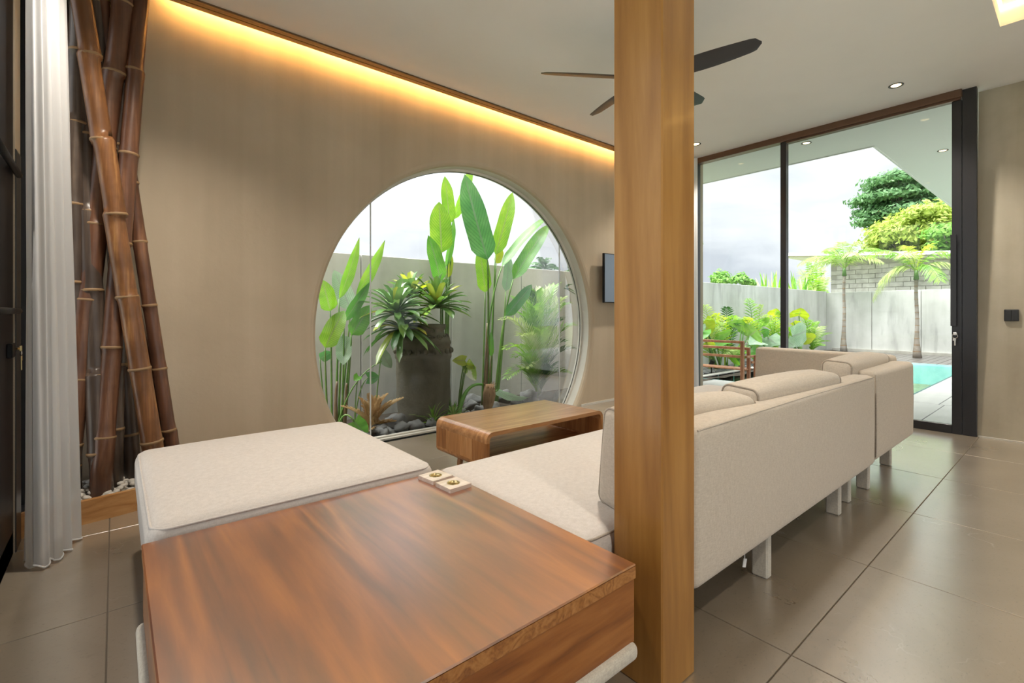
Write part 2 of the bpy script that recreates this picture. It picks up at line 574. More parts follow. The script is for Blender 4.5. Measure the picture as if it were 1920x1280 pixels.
M['coffee_shelf'] = wood('light_teak_shelf', [(0.25, (0.33, 0.14, 0.045)), (0.5, (0.46, 0.215, 0.078)), (0.8, (0.60, 0.32, 0.14))], 'x', 0.45, 0.0, 0.9, 0.1)
M['coffee_a'] = wood('teak_plank_dark', [(0.25, (0.24, 0.092, 0.028)), (0.5, (0.34, 0.14, 0.042)), (0.8, (0.43, 0.2, 0.07))], 'z', 0.35, 0.1, 1.4)
M['coffee_b'] = wood('teak_plank_light', [(0.25, (0.40, 0.18, 0.06)), (0.5, (0.52, 0.25, 0.09)), (0.8, (0.62, 0.34, 0.15))], 'z', 0.35, 0.1, 1.4)
M['ceil_wood'] = wood('dark_brown_wood_trim', [(0.25, (0.085, 0.043, 0.017)), (0.5, (0.135, 0.070, 0.028)), (0.8, (0.18, 0.095, 0.04))], 'x', 0.5, 0.0, 1.0)
M['kerb'] = wood('orange_teak_kerb', [(0.25, (0.33, 0.15, 0.045)), (0.5, (0.45, 0.22, 0.075)), (0.8, (0.55, 0.3, 0.12))], 'x', 0.4, 0.1, 1.0)
M['chair'] = wood('outdoor_teak', [(0.25, (0.32, 0.13, 0.06)), (0.5, (0.44, 0.20, 0.10)), (0.8, (0.52, 0.27, 0.14))], 'z', 0.5, 0.0, 1.0)
M['deck'] = wood('wet_dark_deck', [(0.25, (0.085, 0.075, 0.07)), (0.5, (0.13, 0.117, 0.11)), (0.8, (0.19, 0.175, 0.165))], 'y', 0.3, 0.0, 1.0)
M['paving'] = plaster('grey_stone_paving', (0.34, 0.335, 0.325), (0.42, 0.415, 0.405), (0.49, 0.485, 0.47), (0.6, 6, 1), 0.35)
M['fabric'] = fabric('linen_shaded_tone', (0.57, 0.505, 0.42), (0.45, 0.39, 0.315))  # same cloth as the seats, toned down in colour for shaded backs
M['fabric_lit'] = fabric('linen_lit_tone', (0.61, 0.565, 0.525), (0.51, 0.468, 0.43))  # the sofa linen again, paler to carry the light on the seats
M['piping'] = fabric('linen_piping', (0.40, 0.345, 0.28), (0.27, 0.23, 0.185))
M['leg_fabric'] = fabric('pale_leg_fabric', (0.60, 0.56, 0.47), (0.45, 0.41, 0.34))
M['pebble'] = plaster('pale_pebbles', (0.36, 0.33, 0.29), (0.55, 0.52, 0.47), (0.72, 0.69, 0.63), (9, 9, 9), 0.6)
M['stone'] = plaster('carved_lava_stone', (0.10, 0.092, 0.07), (0.165, 0.152, 0.115), (0.24, 0.225, 0.17), (4, 4, 1.2), 0.85, 0.8)
M['rock'] = plaster('dark_garden_rock', (0.11, 0.113, 0.115), (0.17, 0.173, 0.172), (0.25, 0.25, 0.245), (5, 5, 5), 0.85, 0.5)
M['soil'] = plaster('dark_soil', (0.030, 0.024, 0.018), (0.052, 0.042, 0.032), (0.085, 0.07, 0.055), (9, 9, 9), 0.95, 0.8)
M['lawn'] = plaster('lawn_green', (0.14, 0.16, 0.09), (0.20, 0.22, 0.13), (0.26, 0.28, 0.18), (3, 3, 3), 0.9, 0.5)
M['coping'] = plaster('stone_coping', (0.38, 0.36, 0.32), (0.48, 0.46, 0.42), (0.56, 0.54, 0.50), (6, 6, 6), 0.7)
M['block'] = plaster('grey_concrete_block', (0.42, 0.41, 0.39), (0.54, 0.53, 0.51), (0.66, 0.65, 0.63), (5, 5, 5), 0.85)
M['mortar'] = plain('mortar', (0.40, 0.39, 0.37), 0.9)
M['trunk'] = plaster('grey_palm_trunk', (0.17, 0.14, 0.11), (0.27, 0.235, 0.20), (0.40, 0.36, 0.32), (6, 6, 9), 0.85)
M['screen'] = plain('tv_screen', (0.16, 0.21, 0.28), 0.12)
M['coaster'] = wood('pale_whitewashed_wood', [(0.25, (0.60, 0.49, 0.40)), (0.5, (0.70, 0.59, 0.50)), (0.8, (0.78, 0.68, 0.60))], 'x', 0.35, 0.2, 3.0)
M['bulb'] = emit('warm_lamp_face', (1.0, 0.72, 0.36), 5.0)
M['cove'] = emit('warm_led_strip', WARM, COVE_E)
M['coffer_led'] = emit('warm_coffer_led', (1.0, 0.58, 0.17), COFFER_E)
# curtain: thin white voile
m, t, out = newmat('white_voile')
d = nn(t, 'ShaderNodeBsdfDiffuse'); d.inputs['Color'].default_value = (0.93, 0.94, 0.96, 1)
tr = nn(t, 'ShaderNodeBsdfTranslucent'); tr.inputs['Color'].default_value = (0.9, 0.91, 0.92, 1)
tp = nn(t, 'ShaderNodeBsdfTransparent')
m1 = nn(t, 'ShaderNodeMixShader'); m1.inputs[0].default_value = 0.5
m2 = nn(t, 'ShaderNodeMixShader'); m2.inputs[0].default_value = 0.12
t.links.new(d.outputs[0], m1.inputs[1]); t.links.new(tr.outputs[0], m1.inputs[2])
t.links.new(m1.outputs[0], m2.inputs[1]); t.links.new(tp.outputs[0], m2.inputs[2])
t.links.new(m2.outputs[0], out.inputs[0])
M['voile'] = m
# bamboo
def bamboo_mat(name, dark, mid, light):
    m, t, out = newmat(name)
    b = nn(t, 'ShaderNodeBsdfPrincipled')
    v = coords(t, 'Object')
    f = noise_fac(t, v, 1.0, 5, 0.7, 0.3, (34, 34, 0.8))
    g = noise_fac(t, v, 3.0, 4, 0.6)
    c = ramp(t, f, [(0.30, dark), (0.52, mid), (0.72, light)])
    c = mixc(t, ramp(t, g, [(0.42, (0, 0, 0)), (0.62, (0.8, 0.8, 0.8))]), c, dark)
    t.links.new(c, b.inputs['Base Color'])
    b.inputs['Roughness'].default_value = 0.36
    bump(t, b, f, 0.08, 0.004)
    t.links.new(b.outputs[0], out.inputs[0])
    return m
M['bamboo_bright'] = bamboo_mat('amber_bamboo', (0.13, 0.055, 0.022), (0.27, 0.115, 0.042), (0.52, 0.28, 0.11))
M['bamboo_red'] = bamboo_mat('reddish_bamboo', (0.085, 0.038, 0.022), (0.16, 0.070, 0.038), (0.28, 0.14, 0.075))
M['bamboo_dark'] = bamboo_mat('blackish_bamboo', (0.055, 0.038, 0.030), (0.105, 0.074, 0.056), (0.20, 0.145, 0.105))
M['node'] = plain('tan_bamboo_node', (0.30, 0.185, 0.09), 0.6)
# floor tile
m, t, out = newmat('tan_limestone_tile')
b = nn(t, 'ShaderNodeBsdfPrincipled')
v = coords(t, 'Position')
n1 = noise_fac(t, v, 1.5, 6, 0.6, 0.6)
n2 = noise_fac(t, v, 1.0, 5, 0.7, 0.5, (22, 55, 22), (0, 0, 0.5))
n3 = noise_fac(t, v, 60, 3, 0.6)
c = ramp(t, n1, [(0.30, (0.215, 0.175, 0.128)), (0.5, (0.265, 0.218, 0.162)), (0.7, (0.315, 0.265, 0.205))])
c = mixc(t, ramp(t, n2, [(0.26, (0.35, 0.35, 0.35)), (0.42, (0, 0, 0))]), c, (0.145, 0.115, 0.080))
c = mixc(t, ramp(t, n3, [(0.70, (0, 0, 0)), (0.80, (0.5, 0.5, 0.5))]), c, (0.52, 0.46, 0.38))
n4 = noise_fac(t, v, 1.0, 4, 0.65, 0.2, (70, 130, 70), (0, 0, 0.6))
c = mixc(t, ramp(t, n4, [(0.30, (0.7, 0.7, 0.7)), (0.40, (0, 0, 0))]), c, (0.15, 0.12, 0.085))
# fine pale veins
vo = nn(t, 'ShaderNodeTexVoronoi'); vo.feature = 'DISTANCE_TO_EDGE'; vo.inputs['Scale'].default_value = 2.6
dn = nn(t, 'ShaderNodeTexNoise'); dn.inputs['Scale'].default_value = 3.0; dn.inputs['Detail'].default_value = 5
t.links.new(v, dn.inputs['Vector'])
av = nn(t, 'ShaderNodeVectorMath', operation='MULTIPLY_ADD')
t.links.new(dn.outputs['Color'], av.inputs[0]); av.inputs[1].default_value = (0.6, 0.6, 0.6); t.links.new(v, av.inputs[2])
t.links.new(av.outputs[0], vo.inputs['Vector'])
ln = ramp(t, vo.outputs['Distance'], [(0.0, (1, 1, 1)), (0.011, (0, 0, 0))])
mk = ramp(t, noise_fac(t, v, 1.7, 3, 0.6), [(0.56, (0, 0, 0)), (0.68, (0.55, 0.55, 0.55))])
c = mixc(t, mixc(t, 1.0, ln, mk, 'MULTIPLY'), c, (0.62, 0.57, 0.5))
mk2 = ramp(t, noise_fac(t, v, 1.3, 3, 0.6), [(0.36, (0.4, 0.4, 0.4)), (0.42, (0, 0, 0))])
c = mixc(t, mixc(t, 1.0, ln, mk2, 'MULTIPLY'), c, (0.12, 0.095, 0.07))
t.links.new(c, b.inputs['Base Color'])
t.links.new(mapr(t, n1, 0.22, 0.36), b.inputs['Roughness'])
b.inputs['Specular IOR Level'].default_value = 1.0
b.inputs['Coat Weight'].default_value = 1.0
b.inputs['Coat IOR'].default_value = 2.8
b.inputs['Coat Roughness'].default_value = 0.24
bump(t, b, n3, 0.02, 0.002)
t.links.new(b.outputs[0], out.inputs[0])
M['tile'] = m
M['grout'] = plain('grey_brown_grout', (0.13, 0.105, 0.08), 0.8)
# pool
m, t, out = newmat('pool_water')
tp = nn(t, 'ShaderNodeBsdfTransparent'); tp.inputs['Color'].default_value = (0.78, 0.96, 0.95, 1)
gl = nn(t, 'ShaderNodeBsdfGlossy'); gl.inputs['Roughness'].default_value = 0.03
fr = nn(t, 'ShaderNodeFresnel'); fr.inputs['IOR'].default_value = 1.33
v = coords(t, 'Position')
h = noise_fac(t, v, 5.0, 3, 0.5, 0.5)
bm_ = nn(t, 'ShaderNodeBump'); bm_.inputs['Strength'].default_value = 0.25; bm_.inputs['Distance'].default_value = 0.03
t.links.new(h, bm_.inputs['Height']); t.links.new(bm_.outputs[0], gl.inputs['Normal']); t.links.new(bm_.outputs[0], fr.inputs['Normal'])
mx = nn(t, 'ShaderNodeMixShader')
fm = nn(t, 'ShaderNodeMath', operation='MULTIPLY'); t.links.new(fr.outputs[0], fm.inputs[0]); fm.inputs[1].default_value = 0.4
t.links.new(fm.outputs[0], mx.inputs[0]); t.links.new(tp.outputs[0], mx.inputs[1]); t.links.new(gl.outputs[0], mx.inputs[2])
t.links.new(mx.outputs[0], out.inputs[0])
M['water'] = m
M['pooltile'] = plaster('turquoise_pool_tile', (0.30, 0.60, 0.60), (0.42, 0.72, 0.71), (0.52, 0.80, 0.78), (5, 5, 5), 0.4)
# leaves
G = lambda *c: [(0.30, c[0]), (0.52, c[1]), (0.72, c[2])]
YG = (1.15, 1.15, 0.55)
M['leaf_bright'] = leafmat('bright_banana_leaf', G((0.17, 0.40, 0.02), (0.27, 0.55, 0.03), (0.42, 0.66, 0.05)), 0.55)
M['leaf_mid'] = leafmat('mid_green_leaf', G((0.10, 0.36, 0.04), (0.16, 0.47, 0.05), (0.25, 0.56, 0.08)), 0.5)
M['leaf_blue'] = leafmat('waxy_blue_green_leaf', G((0.06, 0.27, 0.07), (0.11, 0.36, 0.09), (0.18, 0.45, 0.14)), 0.4, 0.3, gloss=0.10)
M['leaf_pale'] = leafmat('pale_silvery_leaf', G((0.30, 0.47, 0.30), (0.42, 0.58, 0.40), (0.55, 0.68, 0.52)), 0.4)
M['leaf_yellow'] = leafmat('yellow_green_leaf', G((0.40, 0.55, 0.02), (0.55, 0.66, 0.03), (0.72, 0.76, 0.06)), 0.55)
M['leaf_white'] = leafmat('variegated_white_leaf', [(0.47, (0.34, 0.52, 0.10)), (0.50, (0.55, 0.68, 0.28)), (0.53, (0.86, 0.88, 0.74))], 0.4, veins=0)
M['brom'] = leafmat('bromeliad_strap', G((0.07, 0.185, 0.04), (0.13, 0.28, 0.06), (0.27, 0.40, 0.10)), 0.3, 0.3, 0, gloss=0.10)
M['brom_yellow'] = leafmat('bromeliad_yellow_strap', G((0.17, 0.28, 0.04), (0.36, 0.42, 0.05), (0.60, 0.46, 0.05)), 0.3, 0.35, 0, gloss=0.08)
M['brom_tip'] = leafmat('bromeliad_brown_tip', G((0.22, 0.12, 0.06), (0.40, 0.27, 0.15), (0.62, 0.50, 0.36)), 0.2, 0.6, 0, gloss=0.02)
M['palm'] = leafmat('areca_frond', G((0.14, 0.36, 0.05), (0.28, 0.54, 0.07), (0.48, 0.70, 0.14)), 0.5, 0.4, 0)
M['palm_dark'] = leafmat('dark_frond', G((0.035, 0.12, 0.025), (0.06, 0.19, 0.04), (0.11, 0.26, 0.06)), 0.35, 0.4, 0)
M['palm_pale'] = leafmat('pale_frond', G((0.33, 0.47, 0.13), (0.48, 0.60, 0.20), (0.62, 0.70, 0.32)), 0.45, 0.4, 0)
M['dry'] = leafmat('dry_tan_frond', G((0.42, 0.26, 0.11), (0.60, 0.41, 0.2), (0.74, 0.55, 0.3)), 0.3, 0.6, 0, gloss=0.02)
M['fibre'] = plaster('brown_fibre', (0.15, 0.085, 0.04), (0.27, 0.16, 0.085), (0.38, 0.25, 0.14), (30, 30, 4), 0.9)
M['stem'] = leafmat('green_stem', G((0.075, 0.20, 0.03), (0.13, 0.28, 0.05), (0.22, 0.36, 0.08)), 0.1, 0.4, 0)
M['stem_brown'] = leafmat('reddish_brown_sheath', G((0.12, 0.10, 0.04), (0.20, 0.13, 0.07), (0.30, 0.19, 0.11)), 0.1, 0.5, 0)
M['tree_dark'] = leafmat('dark_tree_leaf', G((0.075, 0.21, 0.075), (0.15, 0.33, 0.12), (0.28, 0.47, 0.2)), 0.35, 0.5, 0, gloss=0.03)
M['tree_lime'] = leafmat('lime_tree_leaf', G((0.27, 0.42, 0.06), (0.48, 0.60, 0.11), (0.68, 0.74, 0.24)), 0.4, 0.5, 0, gloss=0.03)
M['tree_green'] = leafmat('fresh_tree_leaf', G((0.11, 0.31, 0.04), (0.22, 0.46, 0.07), (0.38, 0.60, 0.13)), 0.4, 0.5, 0, gloss=0.03)

# ================================================================== the setting
X0, X1, Y0, Y1, ZC = -0.335, 5.60, -2.20, 3.61, 2.95
# ---- floor: recessed grout bed and single tiles
fl = obj('floor', MB().box(X0 - 0.3, 5.75, Y0 - 0.2, 3.62, -0.12, -0.004), M['grout'], kind='structure')
tp_ = 0.807
xs = [X0 - 0.3] + [-0.02 + tp_ * k for k in range(0, 7)] + [5.75]
ys = [Y0 - 0.2] + [0.58 + tp_ * k for k in range(-3, 4)] + [3.62]
tile_src = {}
for i in range(len(xs) - 1):
    for j in range(len(ys) - 1):
        w, h = xs[i + 1] - xs[i], ys[j + 1] - ys[j]
        key = (round(w, 3), round(h, 3))
        ctr = Vector(((xs[i] + xs[i + 1]) / 2, (ys[j] + ys[j + 1]) / 2, 0))
        if key not in tile_src:
            tile_src[key] = obj('tile', MB().box(xs[i] + 0.002, xs[i + 1] - 0.002, ys[j] + 0.002, ys[j + 1] - 0.002, -0.03, 0.0, 0.0012), M['tile'], fl, org=ctr)
            solid(tile_src[key])
        else:
            copy_of(tile_src[key], 'tile', fl, ctr)

# ---- wall with the round window (left)
CX, CZ, R = 2.66, 0.875, 1.52
a0 = math.asin(-CZ / R)
def arc(n=72):
    return [a0 + (pi - 2 * a0) * k / n for k in range(n + 1)]
def outer(th):
    e0, e1 = math.radians(42), math.radians(138)
    if th <= e0:
        f = (th - a0) / (e0 - a0); return (5.75, f * 3.2)
    if th <= e1:
        f = (th - e0) / (e1 - e0); return (5.75 + f * (X0 - 0.15 - 5.75), 3.2)
    f = (th - e1) / (pi - a0 - e1); return (X0 - 0.15, 3.2 * (1 - f))
def wall_face(Y, r):
    mb = MB()
    A = sorted(arc() + [math.radians(42), math.radians(138)])
    mb.add([(outer(t)[0], Y, outer(t)[1]) for t in A] + [(CX + r * math.cos(t), Y, max(0, CZ + r * math.sin(t))) for t in A],
           [(i, i + 1, i + 1 + len(A), i + len(A)) for i in range(len(A) - 1)])
    return mb
wl = wall_face(Y1, R + 0.05)
A = arc()
rings = [(R + 0.05, Y1), (R + 0.026, Y1 + 0.006), (R + 0.008, Y1 + 0.02), (R, Y1 + 0.045)]
for (r1, y1), (r2, y2) in zip(rings[:-1], rings[1:]):
    wl.add([(CX + r1 * math.cos(t), y1, max(0, CZ + r1 * math.sin(t))) for t in A] + [(CX + r2 * math.cos(t), y2, max(0, CZ + r2 * math.sin(t))) for t in A],
           [(i, i + 1, i + 1 + len(A), i + len(A)) for i in range(len(A) - 1)])
bk = wall_face(Y1 + 0.2, R); wl.add(bk.v, bk.f)
wl.add([(X0 - 0.15, Y1, 3.2), (5.75, Y1, 3.2), (5.75, Y1 + 0.2, 3.2), (X0 - 0.15, Y1 + 0.2, 3.2)], [(0, 1, 2, 3)])
wall_left = obj('wall_left', wl, M['plaster'], kind='structure')
rv = MB()
rv.add([(CX + R * math.cos(t), Y1 + 0.045, CZ + R * math.sin(t)) for t in A] + [(CX + R * math.cos(t), Y1 + 0.2, CZ + R * math.sin(t)) for t in A],
       [(i, i + 1, i + 1 + len(A), i + len(A)) for i in range(len(A) - 1)])
obj('reveal', rv, M['reveal'], wall_left, smooth=True)

# ---- round window: three panes, two joints, frame ring, sill track
YG_ = 3.775
win = obj('window_1', MB().box(CX - 1.25, CX + 1.25, YG_ - 0.02, YG_ + 0.02, -0.02, 0.012), M['reveal'], kind='structure')
def ring(r1, r2, ya, yb):
    mb = MB()
    n = len(A)
    P = lambda r, y: [(CX + r * math.cos(t), y, CZ + r * math.sin(t)) for t in A]
    mb.add(P(r1, ya) + P(r2, ya) + P(r2, yb) + P(r1, yb),
           [(k * n + i, k * n + i + 1, ((k + 1) % 4) * n + i + 1, ((k + 1) % 4) * n + i) for k in range(4) for i in range(n - 1)])
    return mb
obj('frame', ring(R - 0.022, R + 0.002, YG_ - 0.03, YG_ + 0.02), M['reveal'], win, smooth=False)
obj('gasket', ring(R - 0.026, R - 0.021, YG_ - 0.012, YG_ - 0.006), M['gasket'], win)
s1, s2 = 1.62, 3.825
def pane(xa, xb):
    n = 40
    pts = []
    for k in range(n + 1):
        x = xa + (xb - xa) * k / n
        d = (R - 0.02) ** 2 - (x - CX) ** 2
        z = CZ + math.sqrt(max(d, 0)); zb = max(0.012, CZ - math.sqrt(max(d, 0)))
        pts.append((x, z, zb))
    mb = MB()
    top = [(x, z) for x, z, zb in pts]; bot = [(x, zb) for x, z, zb in pts][::-1]
    mb.prism(top + bot, 'y', YG_ - 0.005, YG_ + 0.005)
    return mb
for xa, xb in ((CX - R + 0.02, s1 - 0.004), (s1 + 0.004, s2 - 0.004), (s2 + 0.004, CX + R - 0.02)):
    obj('pane', pane(xa, xb), M['glass'], win)
for sx in (s1, s2):
    h = math.sqrt((R - 0.02) ** 2 - (sx - CX) ** 2)
    obj('glass_joint', MB().box(sx - 0.004, sx + 0.004, YG_ - 0.006, YG_ + 0.006, 0.012, CZ + h), M['silicone'], win)
obj('track', MB().box(CX - 1.28, CX + 1.28, YG_ - 0.065, YG_ - 0.035, -0.01, 0.004), M['reveal'], win)

# ---- far wall: the piece left of the door, the piece right of it
obj('wall_front', MB().box(5.60, 5.75, 3.12, 3.62, 0, 3.2), M['plaster'], kind='structure')
wr = MB()
wr.add([(5.605, 0.60, 0), (5.60, -2.8, 0), (5.75, -2.8, 3.2), (5.755, 0.60, 3.2), (5.9, 0.60, 0), (5.9, -2.8, 0), (5.9, -2.8, 3.2), (5.9, 0.60, 3.2)],
       [(0, 1, 2, 3), (5, 4, 7, 6), (4, 0, 3, 7), (1, 5, 6, 2)])
wall_front2 = obj('wall_front', wr, M['plaster_right'], kind='structure')
obj('baseboard_front', MB().box(5.585, 5.60, -2.6, 0.585, 0.0, 0.012), M['reveal'], kind='structure')
obj('baseboard_left', MB().box(4.0, 5.58, Y1 - 0.012, Y1 + 0.004, 0.0, 0.022), M['reveal'], kind='structure')

# ---- ceiling: underside at 2.95, slot along the round-window wall, warm lit tray
ce = MB()
CFX0, CFX1, CFY0, CFY1 = 1.3, 4.535, -1.9, 0.37
ce.box(X0 - 0.3, 0.19, 0.37, 3.62, ZC, 3.2)
ce.box(0.19, 5.75, 0.37, 3.455, ZC, 3.2)
ce.box(CFX1, 5.75, -2.8, 0.37, ZC, 3.2)
ce.box(X0 - 0.3, CFX0, -2.8, 0.37, ZC, 3.2)
ce.box(CFX0, CFX1, -2.8, CFY0, ZC, 3.2)
ce.box(CFX0, CFX1, CFY0, CFY1, 3.16, 3.2)
ce.box(0.19, 5.75, 3.455, 3.62, 3.15, 3.2)
ceiling = obj('ceiling', ce, M['ceiling'], kind='structure')
led = MB()
led.box(CFX0, CFX1, CFY1 - 0.014, CFY1, 3.055, 3.08)
led.box(CFX1 - 0.014, CFX1, CFY0, CFY1 - 0.014, 3.055, 3.08)
led.box(CFX0, CFX0 + 0.014, CFY0, CFY1 - 0.014, 3.055, 3.08)
obj('tray_led_strip', led, M['coffer_led'], ceiling)
tr1 = obj('trim_1', MB().box(0.19, 5.6, 3.455, 3.500, ZC - 0.012, 3.0), M['ceil_wood'], kind='structure')
obj('batten', MB().box(0.19, 5.6, 3.507, 3.553, ZC - 0.012, 2.985), M['ceil_wood'], tr1)
obj('backing', MB().box(0.19, 5.6, 3.46, 3.548, 2.985, 3.0), M['ceil_wood'], tr1)
obj('cove_led_strip', MB().box(0.25, 5.5, 3.540, 3.548, 3.02, 3.03), M['cove'], tr1)

# ---- unseen sides of the room: glazed openings that let the daylight in
wk = MB()
wk.box(X0 - 0.15, X0, 2.99, 3.14, 0, 3.2)
wk.box(X0 - 0.15, X0, 3.14, 3.62, 2.85, 3.2)
wk.box(X0 - 0.15, X0, 3.56, 3.62, 0, 2.85)
wk.box(X0 - 0.15, X0, Y0 - 0.2, 2.99, 2.8, 3.2)
wk.box(X0 - 0.15, X0, Y0 - 0.2, Y0 + 0.1, 0, 2.8)
obj('wall_back', wk, M['plaster'], kind='structure')
wr2 = MB()
wr2.box(5.45, 5.9, Y0 - 0.15, Y0, 0, 3.2)
wr2.box(X0 - 0.15, 5.45, Y0 - 0.15, Y0, 2.9, 3.2)
obj('wall_right', wr2, M['plaster'], kind='structure')
w2 = MB()
for x in (X0, 1.5, 3.4, 5.4):
    w2.box(x, x + 0.05, Y0 - 0.1, Y0 - 0.05, 0, 2.9)
w2.box(X0, 5.45, Y0 - 0.1, Y0 - 0.05, 2.85, 2.9); w2.box(X0, 5.45, Y0 - 0.1, Y0 - 0.05, 0, 0.05)
w2o = obj('window_2', w2, M['bronze'], kind='structure')
obj('pane', MB().box(X0 + 0.05, 5.4, Y0 - 0.08, Y0 - 0.072, 0.05, 2.85), M['glass_clear'], w2o)

# black framed door at the left edge
w3o = obj('window_3', MB().box(X0 - 0.06, X0 - 0.02, 3.14, 3.17, 0, 2.85).box(X0 - 0.06, X0 - 0.02, 3.53, 3.56, 0, 2.85).box(X0 - 0.06, X0 - 0.02, 3.17, 3.53, 0, 0.05).box(X0 - 0.06, X0 - 0.02, 3.17, 3.53, 2.8, 2.85), M['black'], kind='structure')
obj('pane', MB().box(X0 - 0.044, X0 - 0.036, 3.17, 3.53, 0.05, 2.8), M['glass_clear'], w3o)
d2 = MB()
d2.box(X0 - 0.06, X0 - 0.005, 2.62, 2.985, 0, 2.8, 0.004)
for y in (Y0 + 0.1, -1.0, 0.45, 1.9):
    d2.box(X0 - 0.06, X0 - 0.005, y, y + 0.09, 0, 2.8)
d2.box(X0 - 0.06, X0 - 0.005, Y0 + 0.1, 2.985, 2.7, 2.8); d2.box(X0 - 0.06, X0 - 0.005, Y0 + 0.1, 2.985, 0, 0.1)
door2 = obj('door_2', d2, M['black'], kind='structure')
obj('pane', MB().box(X0 - 0.036, X0 - 0.028, Y0 + 0.12, 2.63, 0.1, 2.7), M['glass_clear'], door2)
obj('edge_plate', MB().box(X0 - 0.02, X0 + 0.004, 2.99, 3.13, 0.0, 1.763, 0.002), M['bronze'], door2)
dh = MB()
for z in (1.648, 1.055):
    dh.tube([(X0 + 0.012, 2.98, z), (X0 + 0.02, 2.30, z)], 0.013, 10)
dh.tube([(X0 + 0.02, 2.30, 0.8), (X0 + 0.02, 2.30, 1.9)], 0.016, 10)
obj('pull_handle', dh, M['black'], door2, smooth=True)
lk = MB(); lk.box(X0 - 0.006, X0 + 0.012, 2.82, 2.90, 0.86, 0.92, 0.003)
obj('lock', lk, M['black'], door2)

# ---- glazed door to the terrace
dr = MB()
dr.box(5.53, 5.63, 0.68, 3.12, 2.885, ZC, 0.003)          # head
door = obj('door_1', dr, M['bronze_head'], kind='structure')
obj('head_rail', MB().box(5.555, 5.625, 0.69, 2.07, 2.868, 2.886, 0.002), M['bronze_head'], door)
obj('mullion', MB().box(5.555, 5.625, 2.07, 2.128, 0.0, 2.886, 0.003), M['bronze'], door)
obj('jamb', MB().box(5.555, 5.625, 3.085, 3.13, 0.0, 2.886, 0.003), M['bronze'], door)
obj('post', MB().box(5.57, 5.64, 0.592, 0.682, 0.0, ZC, 0.003), M['bronze'], door)
obj('stile', MB().box(5.57, 5.615, 0.684, 0.748, 0.0, 2.868, 0.003), M['bronze'], door)
obj('bottom_rail', MB().box(5.57, 5.615, 0.748, 2.07, 0.0, 0.075, 0.003), M['bronze'], door)
obj('bottom_rail', MB().box(5.57, 5.615, 2.128, 3.09, 0.0, 0.05, 0.003), M['bronze'], door)
obj('pane', MB().box(5.59, 5.60, 0.748, 2.07, 0.075, 2.868), M['glass_door'], door)
obj('pane', MB().box(5.605, 5.615, 2.128, 3.09, 0.05, 2.886), M['glass_door'], door)
hd = MB(); hd.box(5.535, 5.547, 0.715, 0.752, 0.93, 1.716, 0.002); hd.box(5.546, 5.57, 0.72, 0.74, 1.02, 1.05); hd.box(5.546, 5.57, 0.72, 0.74, 1.6, 1.63)
obj('door_handle', hd, M['bronze'], door)
lk = MB(); lk.tube([(5.57, 0.722, 0.865), (5.558, 0.722, 0.865)], 0.012, 12)
obj('lock_cylinder', lk, M['steel'], door, smooth=False)

# ================================================================== indoors
# ---- wooden post
post = MB().box(1.135, 1.302, 0.732, 0.896, 0.0, ZC, 0.004)
solid(obj('wooden_post', post, M['column'], label='square honey-coloured wooden post rising from floor to ceiling', cat='post'))

# ---- ceiling fan
FX, FY, FZ = 2.72, 1.885, 2.60
fan = thing('ceiling_fan', (FX, FY, FZ), 'dark grey five-blade ceiling fan behind the wooden post', 'fan')
hb = MB().lathe((FX, FY, FZ), [(0.02, -0.075), (0.07, -0.07), (0.10, -0.045), (0.11, 0.0), (0.10, 0.05), (0.05, 0.075), (0.03, 0.09)], 24)
obj('motor_hub', hb, M['fan'], fan, smooth=True)
obj('down_rod', MB().tube([(FX, FY, FZ + 0.08), (FX, FY, ZC - 0.03)], 0.014, 10), M['fan'], fan, smooth=True)
obj('canopy', MB().lathe((FX, FY, ZC - 0.055), [(0.03, 0), (0.06, 0.02), (0.065, 0.055)], 20), M['fan'], fan, smooth=True)
for k in range(5):
    a = math.radians(144 - 72 * k)
    ca, sa = math.cos(a), math.sin(a)
    def bl(u, v, lower):
        s = 0.09 + v * 0.605
        wdt = 0.052 + 0.016 * math.sin(pi * min(1, v * 1.1))
        if v > 0.9: wdt *= math.sqrt(max(0.02, 1 - ((v - 0.9) / 0.1) ** 2))
        q = (u - 0.5) * 2 * wdt - 0.02 * v * v
        th = 0.007 * math.sqrt(max(0, 1 - (2 * u - 1) ** 2)) * (1 - 0.5 * v)
        z = FZ + 0.01 + q * -0.30 + (-th if lower else th) + 0.015 * v
        return (FX + ca * s - sa * q, FY + sa * s + ca * q, z)
    mb = MB()
    mb.grid(lambda u, v: bl(u, v, True), 8, 20)
    mb.grid(lambda u, v: bl(u, v, False), 8, 20)
    mb.add([bl(i / 8, 1, lo) for lo in (True, False) for i in range(9)], [(i, i + 1, i + 10, i + 9) for i in range(8)])
    obj('blade', mb, M['fan'], fan, smooth=True)

# ---- recessed downlights
def downlight(x, y, label, cat='lamp', power=SPOT_W):
    t_ = thing('downlight', (x, y, ZC), label, cat, 'recessed downlights')
    n = 28
    mb = MB().lathe((x, y, ZC), [(0.036, 0.004), (0.036, -0.002), (0.046, -0.006), (0.052, -0.004), (0.052, 0.002)], n)
    mb.f = mb.f[:-2]
    obj('trim_ring', mb, M['fan'], t_, smooth=True)
    obj('lamp_face', MB().lathe((x, y, ZC), [(0.034, -0.0005), (0.033, -0.002), (0.01, -0.003)], n), M['bulb'], t_)
    L = D.lights.new('downlight_beam', 'SPOT')
    L.energy = power; L.color = (1.0, 0.90, 0.77); L.spot_size = math.radians(115); L.spot_blend = 0.8; L.shadow_soft_size = 0.06
    lo = D.objects.new('downlight_beam', L); COL.objects.link(lo)
    lo.parent = t_; lo.location = (0, 0, -0.02)
    return t_
downlight(5.036, 1.023, 'recessed round downlight in the ceiling right of the fan, before the glass door')
downlight(5.055, 2.826, 'recessed round downlight half hidden behind the wooden post')
